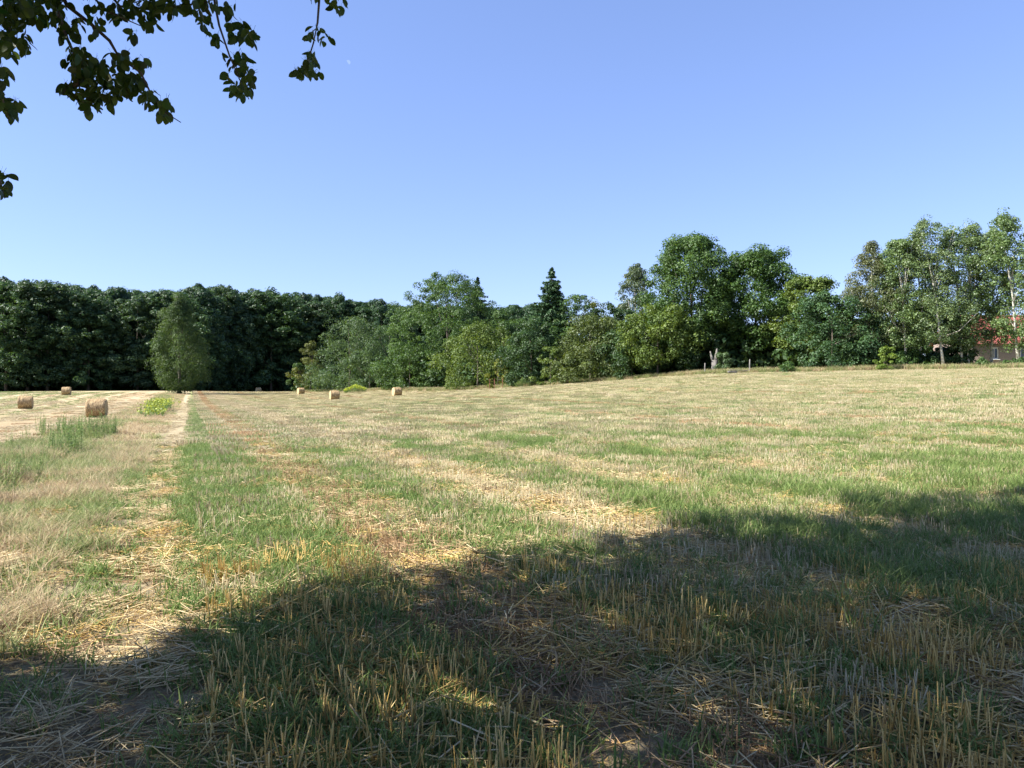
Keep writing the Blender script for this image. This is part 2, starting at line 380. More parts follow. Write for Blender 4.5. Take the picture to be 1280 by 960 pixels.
class Blades:
    """ribbons and prisms collected into one mesh with a tint for each blade"""
    def __init__(s): s.V = []; s.F = []; s.T = []
    def prism(s, base, top, r0, r1, t):
        base = np.array(base); top = np.array(top); d = top - base; d = d / np.linalg.norm(d)
        a = np.cross(d, (.3, .9, .2)); a /= np.linalg.norm(a); b = np.cross(d, a); i = len(s.V)
        for p, r in ((base, r0), (top, r1)):
            for k in range(3):
                an = k * 2.0944
                s.V.append(p + (a * math.cos(an) + b * math.sin(an)) * r)
        for k in range(3):
            j = (k + 1) % 3; s.F += [(i + k, i + j, i + 3 + j, i + 3 + k)]; s.T.append(t)
    def ribbon(s, pts, wid, side, t):
        i = len(s.V); side = np.array(side)
        for k, p in enumerate(pts):
            wv = wid * (1 - (k / (len(pts) - 1)) ** 2 * .9) * .5
            s.V += [np.array(p) - side * wv, np.array(p) + side * wv]
        for k in range(len(pts) - 1):
            q = i + 2 * k; s.F.append((q, q + 1, q + 3, q + 2)); s.T.append(t)
    def mesh(s, name, mat):
        return mesh_from(name, np.array(s.V), np.array(s.F), s.T, mats=(mat,))
def blade(B, rng, x, y, h, lean, wid, t, seg=3, z0=0):
    an = rng.uniform(0, 6.283); dx, dy = math.cos(an), math.sin(an)
    pts = []
    for k in range(seg + 1):
        f = k / seg; o = lean * h * f ** 1.8
        pts.append((x + dx * o, y + dy * o, z0 + h * f * (1 - .35 * lean * f)))
    sa = an + 1.5708 + rng.normal() * .6
    B.ribbon(pts, wid, (math.cos(sa), math.sin(sa), 0), t)

def stubble_patch(seed, mat, size=.5, per=20, width=.0042, h=(.09, .22), fallen=.14):
    rng = np.random.default_rng(seed); B = Blades(); rows = max(2, int(round(size / .125)))
    for r in range(rows):
        rx = -size / 2 + (r + .5) * size / rows
        for k in range(per):
            if rng.random() < .1: continue
            x = rx + rng.normal() * .016; y = rng.uniform(-size / 2, size / 2)
            hh = rng.uniform(*h) * rng.choice([1, 1, 1, .6, 1.15]); sg = .13 if rng.random() > fallen else .7
            lx, ly = rng.normal(size=2) * sg
            tt = rng.random()
            B.prism((x, y, -.02), (x + lx * hh, y + ly * hh, hh / math.sqrt(1 + lx * lx + ly * ly)), width * rng.uniform(.7, 1.15), width * rng.uniform(.55, 1.0), tt)
            if rng.random() < .25:           # torn leaf sheath
                blade(B, rng, x, y, hh * rng.uniform(.5, 1), rng.uniform(.3, 1.1), width * 2.4, rng.random(), 2)
    return B.mesh('stubble_patch', mat)
def litter_patch(seed, mat, size=.5, n=64, width=.0036, ln=(.08, .34), hz=.05):
    rng = np.random.default_rng(seed); B = Blades()
    for k in range(n):
        x, y = rng.uniform(-size / 2, size / 2, 2); an = rng.normal() * .9 + rng.choice([0, 1.2]); L = rng.uniform(*ln)
        z = rng.uniform(.004, hz); dz = rng.normal() * .10 * L
        B.prism((x - math.cos(an) * L / 2, y - math.sin(an) * L / 2, max(.003, z - dz)), (x + math.cos(an) * L / 2, y + math.sin(an) * L / 2, max(.003, z + dz)), width * rng.uniform(.6, 1.2), width * rng.uniform(.5, 1.1), rng.random())
    return B.mesh('litter_patch', mat)
def tuft(seed, mat, rad, n, h, wid, lean, seg=3, name='tuft'):
    rng = np.random.default_rng(seed); B = Blades()
    for k in range(n):
        a = rng.uniform(0, 6.283); r = rad * math.sqrt(rng.random())
        blade(B, rng, r * math.cos(a), r * math.sin(a), rng.uniform(*h), rng.uniform(*lean), wid * rng.uniform(.6, 1.3), rng.random(), seg, -.015)
    return B.mesh(name, mat)
def weed_plant(seed, mat, h, stems, flower=False):
    rng = np.random.default_rng(seed); B = Blades()
    for s_ in range(stems):
        a = rng.uniform(0, 6.28); r = rng.uniform(0, .16); bx, by = r * math.cos(a), r * math.sin(a)
        H = h * rng.uniform(.65, 1.1); lx, ly = rng.normal(size=2) * .1
        B.prism((bx, by, -.02), (bx + lx * H, by + ly * H, H), .004, .002, rng.random() * .4)
        for k in range(int(26 * H / .8)):
            f = rng.uniform(.12, 1); an = rng.uniform(0, 6.28); L = rng.uniform(.06, .13) * (1.15 - .6 * f)
            p = np.array((bx + lx * H * f, by + ly * H * f, H * f)); d = np.array((math.cos(an), math.sin(an), rng.uniform(.1, .7)))
            B.ribbon([p, p + d * L * .5, p + d * L + np.array((0, 0, -.25 * L))], .018, (-math.sin(an), math.cos(an), 0), rng.random())
    return B.mesh('weed_plant', mat)

NV = 5
C_ST = proto_coll('stubble_near', [stubble_patch(100 + i, M['gold'], per=30, h=(.08, .20), width=.0040, fallen=.2) for i in range(NV)] + [stubble_patch(110 + i, M['brown'], per=20, fallen=.3, h=(.05, .15)) for i in range(3)] + [stubble_patch(115 + i, M['straw'], per=27, h=(.07, .17), width=.0042, fallen=.2) for i in range(NV)])
C_SF = proto_coll('stubble_far', [stubble_patch(120 + i, M['straw'], 1.0, 22, .009, (.06, .15)) for i in range(3)] + [stubble_patch(125 + i, M['brown'], 1.0, 18, .009, (.05, .11)) for i in range(2)] + [stubble_patch(128 + i, M['strawf'], 1.0, 22, .009, (.06, .14)) for i in range(2)])
C_LI = proto_coll('litter', [litter_patch(130 + i, M['strawp' if i < 2 else 'gold']) for i in range(4)] + [litter_patch(135 + i, M['brown'], n=34) for i in range(2)])
C_LF = proto_coll('litter_far', [litter_patch(140 + i, M['straw'], 1.0, 90, .0055, (.1, .3), .06) for i in range(3)])
C_GR = proto_coll('green', [tuft(150 + i, M['green'], .10, 26, (.05, .18), .0095, (.2, 1.1)) for i in range(5)] + [tuft(156 + i, M['green'], .13, 40, (.14, .32), .0075, (.3, 1.2), 4) for i in range(2)])
C_GF = proto_coll('green_far', [tuft(160 + i, M['greenf'], .26, 34, (.06, .145), .018, (.2, 1.0), 2) for i in range(3)])
C_DR = proto_coll('dry', [tuft(170 + i, M['dry'], .12, 48, (.12, .40), .0056, (.2, 1.3)) for i in range(4)] + [tuft(175 + i, M['gdry'], .12, 46, (.12, .38), .007, (.3, 1.1)) for i in range(3)])
C_DF = proto_coll('dry_far', [tuft(180 + i, M['dry'], .4, 110, (.2, .55), .016, (.2, 1.0), 2) for i in range(3)] + [tuft(185 + i, M['gdry'], .4, 100, (.2, .55), .018, (.2, 1.0), 2) for i in range(3)])
C_WE = proto_coll('weeds', [weed_plant(190 + i, M['weed'], .75, 7) for i in range(4)])

def in_view(x, y, mx=3.0, my=.6): return (np.abs(x) < .70 * y + mx) & (y > my)
def grid_rows(step, ymax, wmin, wmax, jit=.12, ymin=.5):
    """grid in row coordinates: a along the rows, w across"""
    ca, sa = math.cos(ROWA), math.sin(ROWA)
    a = np.arange(-5, ymax * 1.25, step); b = np.arange(wmin * ca - 1, wmax * ca + 1, step)
    A, Bq = np.meshgrid(a, b); A = A.ravel() + R0.normal(size=A.size) * jit * step; Bq = Bq.ravel() + R0.normal(size=Bq.size) * jit * step * .3
    x = Bq * ca - A * sa; y = Bq * sa + A * ca
    k = in_view(x, y) & (y < ymax) & (y > ymin)
    return x[k], y[k]
EDGE = np.array([P(u, 480, d)[:2] for u, d in [(300, 260), (345, 215), (372, 172), (440, 158), (500, 134), (640, 107), (800, 91), (880, 85), (1000, 78), (1140, 74), (1280, 70), (1500, 64)]])
EAZ = EDGE[:, 0] / EDGE[:, 1]; EDI = EDGE[:, 1]
def edge_y(x, y): return np.interp(x / y, EAZ, EDI, left=190)
def emit(name, coll, x, y, idx, smin, smax, label, cat, row=True, zs=None, mats=()):
    n_ = len(x); z = gh(x, y); rot = np.zeros((n_, 3))
    wv = wcoord(x, y); z = z - .05 * np.exp(-((wv + .45) / .28) ** 2)
    rot[:, 2] = (ROWA + (R0.random(n_) < .5) * math.pi + R0.normal(size=n_) * .05) if row else R0.uniform(0, 6.283, n_)
    s = R0.uniform(smin, smax, n_); sc = np.stack([s if not row else np.ones(n_), s if not row else np.ones(n_), s if zs is None else s * zs], 1)
    return scatter(name, coll, np.stack([x, y, z], 1), rot, sc, idx, label, cat, mats)

NEAR, FAR = 17.0, 200.0
# standing stubble, near: warmed gold where the shade lies, plain straw beyond
x, y = grid_rows(.5, 27, -.2, 40)
wv = wcoord(x, y); keep = (wv > .15) & (R0.random(len(x)) < (27 - y) / 12) & (R0.random(len(x)) > .85 * np.clip(band(wv, 1) - .38, 0, 1) * np.clip((y - 5) / 4, .15, 1)) & (R0.random(len(x)) > band(wv, 2) * .35 * (fnoise(x * .6, y * .6) + .35)) & (R0.random(len(x)) > .07)
x, y, wv = x[keep], y[keep], wv[keep]
br = band(wv, 3) + R0.normal(size=len(x)) * .12 > .42
emit('stubble', C_ST, x, y, np.where(br, NV + R0.integers(0, 3, len(x)), R0.integers(0, NV, len(x)) + np.where(R0.random(len(x)) < .92 * np.clip((7.6 - y) / 2.4, 0, 1), 0, NV + 3)), .75, 1.15, 'cut golden straw stubble standing in rows across the near field', 'stubble', mats=(M['gold'], M['brown'], M['straw']))
# far
x, y = grid_rows(1.0, FAR, -1, 110, .2, 10)
wv = wcoord(x, y); keep = (wv > .3) & ((y < 108) | (x < 4)) & (R0.random(len(x)) < (y - 14) / 12) & (y < edge_y(x, y) - 1.0) & (R0.random(len(x)) > .03 + .9 * np.clip(band(wv, 1) - .45, 0, 1))
x, y, wv = x[keep], y[keep], wv[keep]; br = band(wv, 3) + R0.normal(size=len(x)) * .12 > .42
emit('stubble', C_SF, x, y, np.where(br, 3 + R0.integers(0, 2, len(x)), np.where(R0.random(len(x)) < .9 * np.clip((wv - 5) / 5, 0, 1), 5 + R0.integers(0, 2, len(x)), R0.integers(0, 3, len(x)))), .7, 1.1, 'pale stubble on the sunlit slope up to the thicket', 'stubble', mats=(M['straw'], M['brown'], M['strawf']))
# green shoots near
def rnd_pts(n_, ymax, ymin=.6, half=.72, mx=3):
    y = np.sqrt(R0.uniform(ymin ** 2, ymax ** 2, n_)); x = R0.uniform(-1, 1, n_) * (half * y + mx); return x, y
x, y = rnd_pts(110000, 26); wv = wcoord(x, y)
g = band(wv, 1) * np.clip((rnoise(x, y, .10, .7) - .02) * 2, .6, 1.15)
g = np.where(wv < -1, .5 * np.clip((fnoise(x * .8 + 50, y * .8) - .42) * 5, 0, 1), g)
keep = (R0.random(len(x)) < g * np.clip((26 - y) / 10, 0, 1)) & (wv > -6); x, y, wv = x[keep], y[keep], wv[keep]
big = (R0.random(len(x)) < np.clip((fnoise(x * .35 + 90, y * .35) - .55) * 4, 0, .5)) & (wv > 3)
emit('green_shoots', C_GR, x, y, np.where(big, 5 + R0.integers(0, 2, len(x)), R0.integers(0, 5, len(x))), .6, 1.25, 'green shoots of regrowth and grass between the near stubble rows', 'grass', row=False, mats=(M['green'],))
x, y = (np.concatenate(q) for q in zip(rnd_pts(90000, 62, 14), rnd_pts(90000, 112, 62), rnd_pts(20000, FAR, 112))); wv = wcoord(x, y)
g = band(wv, 1) * np.clip((rnoise(x, y, .03, .4) - .02) * 2, .6, 1.1) * np.where(y < 62, .55, .8)
keep = (R0.random(len(x)) < g) & (wv > .2) & (R0.random(len(x)) < (y - 14) / 12) & (y < edge_y(x, y) - 1); x, y = x[keep], y[keep]
xl, yl = rnd_pts(80000, 160, 18); wl = wcoord(xl, yl); kl = (wl < -5.2) & (R0.random(len(xl)) < np.clip(band(wl, 1) - .25, 0, 1) * (1 - band(wl, 2)) * 1.3); x = np.concatenate([x, xl[kl]]); y = np.concatenate([y, yl[kl]])
emit('green_shoots', C_GF, x, y, R0.integers(0, 3, len(x)), .7, 1.2, 'green regrowth in bands over the far slope and left field', 'grass', row=False, mats=(M['green'],))
# loose straw
x, y = grid_rows(.27, NEAR + 6, -2.6, 30, .5); wv = wcoord(x, y)
lit = np.clip(band(wv, 2) * 1.1 * (fnoise(x * .7 + 31, y * .7) + .35), np.where(y < 8, .72, .45) * (1 - .8 * np.clip(band(wv, 1) - .3, 0, 1)), 1) * np.where(wv < -.95, .3, np.where(wv < .3, .75, 1)) * np.clip((23 - y) / 8, 0, 1)
keep = R0.random(len(x)) < lit; x, y, wv = x[keep], y[keep], wv[keep]
bi = R0.random(len(x)) < band(wv, 3) * .6
emit('loose_straw', C_LI, x, y, np.where(bi, 4 + R0.integers(0, 2, len(x)), R0.integers(0, 2, len(x)) + 2 * (R0.random(len(x)) < .15 + .5 * np.clip((8 - y) / 3, 0, 1) * (wv > .3))), .8, 1.3, 'loose straw lying flat on the near path and wheel track', 'straw', row=False, mats=(M['strawp'], M['brown']))
x, y = grid_rows(.9, 100, -40, 80, .5, 17); wv = wcoord(x, y)
keep = (R0.random(len(x)) < band(wv, 2) * .9) & ((wv > -1.2) | (wv < -5.5)) & (R0.random(len(x)) < (y - 15) / 8) & (y < edge_y(x, y) - 1); x, y = x[keep], y[keep]
emit('loose_straw', C_LF, x, y, R0.integers(0, 3, len(x)), .8, 1.2, 'pale straw bands left by the harvester on both distant fields', 'straw', row=False, mats=(M['strawp'],))
x, y = grid_rows(.36, 10, -3, 12, .5); wv = wcoord(x, y); k = R0.random(len(x)) < .85; x, y = x[k], y[k]
emit('chaff', proto_coll('chaff', [litter_patch(145 + i, M['brown' if i == 1 else 'gold'], .5, 130, .0022, (.015, .07), .02) for i in range(3)]), x, y, R0.integers(0, 3, len(x)), .9, 1.2, 'short chopped chaff strewn over the shaded soil', 'chaff', row=False, mats=(M['gold'], M['brown']))
# verge
x, y = rnd_pts(30000, 24); wv = wcoord(x, y); k = (wv < -.75) & (wv > -5.2)
dens = np.where(wv < -.75 - 1.0 * fnoise(x * .7 + 8, y * .7), 1, .22) * np.clip((fnoise(x * 1.2 + 60, y * 1.2) - .28) * 4, .2, 1); k &= R0.random(len(x)) < dens; x, y, wv = x[k], y[k], wv[k]
gd = R0.random(len(x)) < np.clip((fnoise(x * .5 + 3, y * .5 + 70) - .38) * 4, .12, .9) + (wv < -3.0) * .3
tall = np.where(wv < -3.0, 1.2, .72) * (.6 + .8 * fnoise(x * .9, y * .9))
emit('verge_grass', C_DR, x, y, np.where(gd, 4 + R0.integers(0, 3, len(x)), R0.integers(0, 4, len(x))), .7, 1.2, 'dry beige grass on the verge left of the near path', 'grass', row=False, zs=tall, mats=(M['dry'], M['gdry']))
x, y = rnd_pts(60000, 150, 18, .75); wv = wcoord(x, y); k = (wv < -.9) & (wv > -4.9) & (R0.random(len(x)) < np.where(wv < -2, 1, .5)); x, y, wv = x[k], y[k], wv[k]
gd = R0.random(len(x)) < np.clip((fnoise(x * .2 + 3, y * .2 + 70) - .35) * 3, .05, .9) * np.where(wv < -2.8, 1.2, .4)
emit('verge_grass', C_DF, x, y, np.where(gd, 3 + R0.integers(0, 3, len(x)), R0.integers(0, 3, len(x))), .6, 1.1, 'pale rough grass on the long verge running to the conical tree', 'grass', row=False, zs=np.where(wv < -3, .85, .55), mats=(M['dry'], M['gdry']))
x, y = rnd_pts(9000, 31, 8, .75); wv = wcoord(x, y); k = (wv < -2.6) & (wv > -5.6) & (R0.random(len(x)) < np.clip((fnoise(x * .3 + 13, y * .3) - .42) * 3.4, 0, .8) * np.where(wv < -3.0, .9, .3)); x, y = x[k], y[k]
emit('weeds', C_WE, x, y, R0.integers(0, 4, len(x)), .6, 1.3, 'leafy green weeds rising from the verge at the left edge', 'weeds', row=False, mats=(M['weed'],))
# left field stubble, short
x, y = grid_rows(1.1, 150, -75, -5.5, .3, 18); wv = wcoord(x, y); k = (wv < -5.0) & (R0.random(len(x)) < .45 * (1 - band(wv, 1)) * (1 - .7 * band(wv, 2))); x, y, wv = x[k], y[k], wv[k]; br = R0.random(len(x)) < band(wv, 3)
emit('stubble', C_SF, x, y, np.where(br, 3 + R0.integers(0, 2, len(x)), R0.integers(0, 3, len(x))), .45, .75, 'short stubble of the left field around the straw bales', 'stubble', mats=(M['straw'], M['brown']))
# rough grass along the foot of the thicket
t = R0.uniform(0, 1, 5200); e0 = EDGE[2:]; sl_ = np.concatenate([[0], np.cumsum(np.linalg.norm(np.diff(e0, axis=0), axis=1))]); s_ = t * sl_[-1]
ex = np.interp(s_, sl_, e0[:, 0]); ey = np.interp(s_, sl_, e0[:, 1]) + R0.uniform(-1.4, 2.6, len(t))
gd = R0.random(len(t)) < .55
emit('rough_grass', C_DF, ex, ey, np.where(gd, 3 + R0.integers(0, 3, len(t)), R0.integers(0, 3, len(t))), .7, 1.5, 'rough uncut grass along the foot of the trees and bushes', 'grass', row=False, mats=(M['dry'], M['gdry']))

# ------------------------------------------------------------------ TREES
def crown_points(rng, H, R, zb, prof, nc, rc, wob=.22, fill=.22, lob=.45):
    """clump centres over an uneven crown envelope; zb is the crown's lower end"""
    ph = rng.uniform(0, 6.28, 6); am = rng.uniform(.4, 1, 6)
    th = rng.uniform(0, 6.283, nc); t = rng.random(nc)
    if prof == 'round': rf = lambda t: np.sqrt(np.clip(1 - (2 * t - .85) ** 2 / 1.33, .02, 1))
    elif prof == 'oval': rf = lambda t: np.clip(np.sin(np.pi * np.clip(t * .86 + .12, 0, 1)) ** .7, .05, 1)
    elif prof == 'bush': rf = lambda t: np.sqrt(np.clip(1 - t ** 2.2, .03, 1)) * (.86 + .14 * np.minimum(1, t * 4))
    elif prof == 'dome': rf = lambda t: np.sqrt(np.clip(1 - t ** 3.2, .02, 1)) * (.82 + .20 * np.minimum(1, t * 3))
    elif prof == 'cone': rf = lambda t: np.clip(1.02 - t, .02, 1) ** .8 * np.minimum(1, .55 + t * 3)
    elif prof == 'egg': rf = lambda t: np.clip(np.sin(np.pi * np.clip(t, .0, 1) ** .62), .06, 1) ** .75
    elif prof == 'column': rf = lambda t: np.clip(np.sin(np.pi * np.clip(t * .9 + .1, 0, 1)), .06, 1) ** .5
    wn = sum(am[k] * np.cos((k % 3 + 1) * th + (k + 2) * 1.3 * t * 2 + ph[k]) for k in range(6)) / 3.2
    rad = R * rf(t) * (1 + wob * wn) - rc * .5
    inner = rng.random(nc) < fill
    q = np.where(inner, rng.uniform(.2, .75, nc), rng.uniform(.78, 1.02, nc))
    topw = 1 + .05 * np.cos(3 * th + ph[0]) * (t > .7)
    rad = np.maximum(rad, R * .04)
    E = np.stack([rad * q * np.cos(th), rad * q * np.sin(th), zb + (H - zb - rc * .6) * t * topw], 1)
    nlob = max(9, nc // 13)                 # boughs: most clumps gather round these
    lt = rng.random(nlob); la = rng.uniform(0, 6.283, nlob); lr = R * rf(lt)
    rl = np.clip(lr * rng.uniform(.28, .5, nlob), R * .10, R * .5)
    lq = np.maximum(lr * (1 + wob * .6 * rng.normal(size=nlob)) - rl * .7, 0)
    lz = zb + (H - zb) * lt; lz = np.minimum(lz, H - rl * .85 - rc * .4); lz = np.maximum(lz, zb + rl * .3)
    LC = np.stack([lq * np.cos(la), lq * np.sin(la), lz], 1)
    pick = rng.integers(0, nlob, nc); dv = unit(rng.normal(size=(nc, 3)) + unit(LC * np.array((1, 1, .0)) + 1e-6)[pick] * .5 + np.array((0, 0, .25)))
    Lp = LC[pick] + dv * (rl[pick] * rng.uniform(.7, 1.0, nc))[:, None] * np.array((1, 1, .8))
    return np.where((rng.random(nc) < lob)[:, None], Lp, E)
    return np.stack([rad * q * np.cos(th), rad * q * np.sin(th), zb + (H - zb - rc * .6) * t * topw], 1)
def crown_mesh(name, seed, H, R, zb, prof, nc, lpc, rc, ls, mat, wob=.22, flat=.75, droop=0, aspect=.62, fill=.22, pts=None, nrand=.40, lob=.45):
    rng = np.random.default_rng(seed)
    C = crown_points(rng, H, R, zb, prof, nc, rc, wob, fill, lob) if pts is None else pts
    nc = len(C)
    rcs = rc * rng.uniform(.6, 1.35, nc); ct = rng.random(nc)
    k = rng.poisson(lpc, nc).clip(3); idx = np.repeat(np.arange(nc), k); N = len(idx)
    d = unit(rng.normal(size=(N, 3)) + np.array((0, 0, .25)))
    r = rng.uniform(.35, 1, N) ** .6
    pos = C[idx] + d * (rcs[idx] * r)[:, None] * np.array((1, 1, flat))
    if droop: pos[:, 2] -= droop * r * rcs[idx]
    pos[:, 2] = np.maximum(pos[:, 2], .05)
    nr = unit(d * .9 + rng.normal(size=(N, 3)) * nrand + np.array((0, 0, .35)))
    tint = np.clip(.55 * ct[idx] + .45 * rng.random(N), 0, 1)
    ax = None
    if droop: ax = np.array((0, 0, -1.0)) + rng.normal(size=(N, 3)) * .5
    V, Fq, T = leaf_cards(rng, pos, nr, ls * rng.uniform(.6, 1.35, N), aspect, tint, ax)
    return mesh_from(name, V, Fq, T, mats=(mat,)), C
def trunk_mb(rng, H, r, C=None, nl=7, lean=0, top=.8, fork=0):
    mb = MB(); n_ = 7
    path = [Vector((lean * f * H * .25 + math.sin(f * 5 + lean) * .03 * H * f * (.4 + abs(lean)), math.cos(f * 4) * .015 * H * f, -.25 if i == 0 else f * H * top)) for i, f in enumerate(np.linspace(0, 1, n_))]
    rad = [r * (1.35 if i == 0 else 1 - .85 * i / (n_ - 1)) for i in range(n_)]
    mb.tube(path, rad, 8)
    if C is not None and len(C):
        pick = rng.choice(len(C), min(nl, len(C)), replace=False)
        for i in pick:
            c = Vector(C[i]); f = min(.85, max(.22, (c.z / H) * .62)); j = f * (n_ - 1); a = path[int(j)].lerp(path[min(n_ - 1, int(j) + 1)], j % 1)
            if c.z < a.z + .04 * H or (c - a).xy.length > 1.7 * (c.z - a.z): continue
            mid = a.lerp(c, .5) + Vector((0, 0, -.04 * H if c.z > a.z else .02 * H))
            r0 = r * (1 - .8 * f) * .6
            mb.tube([a, mid, c], [r0, r0 * .6, r0 * .2], 5)
    return mb
TREE_N = [0]
def tree(name, label, cat, u, vtop, d, hw, prof, color, mat='leaf', zbf=.15, nc=170, lpc=85, rc=None, ls=.15, bark='bark', tr=None, lean=0, group=None,
         wob=.22, flat=.75, droop=0, nl=8, top=.8, aspect=.62, crown='crown', trunk='trunk', fill=.22, label_crown=None, yr=0, lob=.45):
    TREE_N[0] += 1; seed = 1000 + TREE_N[0] * 7; rng = np.random.default_rng(seed)
    x = (u - 640) / F * d; z0 = gz(x, d); H = CAMZ - (vtop - HZ) / F * d - z0; R = hw / F * d * 1.15
    rc = rc or max(.35, R * .2)
    me, C = crown_mesh(crown, seed, H, R, H * zbf, prof, nc, lpc * 1.3, rc, ls * .84, M[mat], wob, flat, droop, aspect, fill, lob=lob)
    e = empty(name, (x, d, z0), yr)
    if lean: me.transform(Matrix.Shear('XY', 4, (lean * .22, 0)))
    tag(e, label, cat, group)
    tm = trunk_mb(rng, H, tr or max(.05, H * .014), C, nl, lean, top)
    tm.build(trunk, M[bark], e, True)
    link(crown, me, e, color)
    return e

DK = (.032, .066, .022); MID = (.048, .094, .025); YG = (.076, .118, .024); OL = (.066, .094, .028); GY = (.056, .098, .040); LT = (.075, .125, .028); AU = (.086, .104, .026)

# the thicket from left to right
tree('broadleaf_tree', 'small yellowing tree at the left end of the thicket', 'tree', 388, 428, 172, 19, 'dome', AU, nc=70, lpc=70, zbf=.05, ls=.17)
tree('broadleaf_tree', 'low dark tree at the very left foot of the thicket', 'tree', 374, 452, 171, 13, 'bush', MID, nc=45, lpc=60, zbf=.02, ls=.16)
tree('willow_tree', 'rounded grey-green tree behind the small yellowing tree', 'tree', 437, 391, 161, 46, 'dome', GY, nc=210, lpc=85, zbf=.04, droop=.35, ls=.175)
tree('broadleaf_tree', 'dark tree between the rounded grey-green tree and tallest left tree', 'tree', 488, 402, 154, 30, 'dome', DK, nc=90, lpc=80, zbf=.05)
tree('broadleaf_tree', 'tallest broad dome-topped tree in the left half of thicket', 'tree', 559, 343, 141, 66, 'dome', MID, nc=420, lpc=95, zbf=.08, rc=1.15, ls=.165, wob=.12, droop=.15, lob=.15)
tree('shrub', 'leafy green bush behind the bale nearest the thicket', 'shrub', 512, 426, 137, 36, 'bush', MID, nc=120, lpc=75, zbf=.02, ls=.17, crown='foliage', trunk='stem')
tree('shrub', 'low grey-green bush above the yellow-flowered clump', 'shrub', 462, 432, 152, 24, 'bush', GY, nc=70, lpc=70, zbf=.02, ls=.17, crown='foliage', trunk='stem')
tree('broadleaf_tree', 'small dark green tree filling the gap right of dome-topped tree', 'tree', 630, 388, 124, 28, 'dome', MID, nc=95, lpc=80, zbf=.05)
tree('shrub', 'broad bush with yellowing leaves right of dome-topped tree', 'shrub', 597, 403, 116, 42, 'bush', YG, nc=160, lpc=80, zbf=.02, crown='foliage', trunk='stem')
tree('shrub', 'small pale yellow-green bush low in front of dark thicket', 'shrub', 622, 447, 110, 14, 'bush', (.12, .14, .025), nc=36, lpc=60, zbf=.02, ls=.13, crown='foliage', trunk='stem')
tree('shrub', 'dark rounded bush below the pointed fir', 'shrub', 664, 398, 105, 34, 'bush', DK, nc=130, lpc=80, zbf=.02, crown='foliage', trunk='stem')
tree('shrub', 'small light bush at the foot of the thicket below the fir', 'shrub', 688, 432, 99, 18, 'bush', YG, nc=42, lpc=60, zbf=.02, ls=.13, crown='foliage', trunk='stem')
tree('broadleaf_tree', 'light green tree crowding the right side of the fir', 'tree', 722, 366, 110, 30, 'dome', MID, nc=120, lpc=80, zbf=.05)
tree('broadleaf_tree', 'tree with orange-tinged top between fir and slender birch', 'tree', 738, 374, 114, 30, 'dome', AU, nc=90, lpc=75, zbf=.06)
tree('broadleaf_tree', 'dark tree behind the bushes below the slender birch', 'tree', 764, 378, 108, 26, 'dome', DK, nc=90, lpc=80, zbf=.05)
tree('shrub', 'tall bush with olive leaves in the thicket centre', 'shrub', 738, 392, 98, 44, 'bush', OL, nc=170, lpc=80, zbf=.02, crown='foliage', trunk='stem')
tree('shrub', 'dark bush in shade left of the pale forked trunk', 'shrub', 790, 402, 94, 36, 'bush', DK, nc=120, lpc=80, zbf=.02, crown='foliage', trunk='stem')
tree('broadleaf_tree', 'yellow-green spreading tree leaning out left of the great oak', 'tree', 822, 380, 91, 44, 'round', YG, nc=190, lpc=85, zbf=.22, ls=.15)
tree('oak_tree', 'tallest great oak with a pale forked trunk', 'tree', 864, 296, 93, 52, 'round', MID, nc=460, lpc=90, zbf=.20, rc=1.05, ls=.155, wob=.25, bark='bark', fill=.3, lob=.3)
tree('oak_tree', 'great oak right of the tallest one, flat shouldered', 'tree', 944, 311, 92, 50, 'round', (.042, .086, .020), nc=430, lpc=85, zbf=.2, rc=1.0, ls=.155, wob=.25, fill=.3, lob=.3)
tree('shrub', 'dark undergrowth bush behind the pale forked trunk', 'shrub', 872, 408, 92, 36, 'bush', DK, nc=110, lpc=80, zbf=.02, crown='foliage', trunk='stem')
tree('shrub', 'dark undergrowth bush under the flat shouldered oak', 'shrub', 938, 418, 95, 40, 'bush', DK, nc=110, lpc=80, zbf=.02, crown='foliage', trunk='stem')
tree('broadleaf_tree', 'yellow-green tree right of the two great oaks', 'tree', 1008, 346, 86, 36, 'dome', YG, nc=170, lpc=80, zbf=.2, ls=.14)
tree('broadleaf_tree', 'dense blue-green bushy tree between oaks and aspens', 'tree', 1040, 364, 80, 42, 'dome', (.040, .085, .032), nc=190, lpc=85, zbf=.03, ls=.13)
tree('shrub', 'small bush at the field edge beside grey boards', 'shrub', 984, 452, 78, 9, 'bush', MID, nc=26, lpc=50, zbf=.02, ls=.1, rc=.3, crown='foliage', trunk='stem')
tree('shrub', 'bright light green bush at the foot of the aspens', 'shrub', 1105, 432, 74, 12, 'bush', (.11, .17, .03), nc=34, lpc=55, zbf=.02, ls=.09, rc=.32, crown='foliage', trunk='stem')
for u, vt, hw, c, lab in [(1078, 420, 26, DK, 'dark undergrowth bush left of the bright light green bush'), (1130, 436, 24, MID, 'undergrowth bush right of the bright light green bush'),
                          (1166, 440, 22, DK, 'dark undergrowth bush between the leaning aspen trunks'), (1196, 430, 18, DK, 'dark undergrowth bush at the left end of the house')]:
    tree('shrub', lab, 'shrub', u, vt, 79, hw, 'bush', c, nc=80, lpc=70, zbf=.02, ls=.13, crown='foliage', trunk='stem')
for u, vt, hw, lab in [(1228, 447, 8, 'low bush below the left window of the house'), (1258, 449, 9, 'low bush in front of the brick wall right of the window'), (1275, 447, 8, 'low bush at the right picture edge before the house')]:
    tree('shrub', lab, 'shrub', u, vt, 72, hw, 'bush', MID, nc=20, lpc=45, zbf=.02, ls=.09, rc=.28, crown='foliage', trunk='stem')

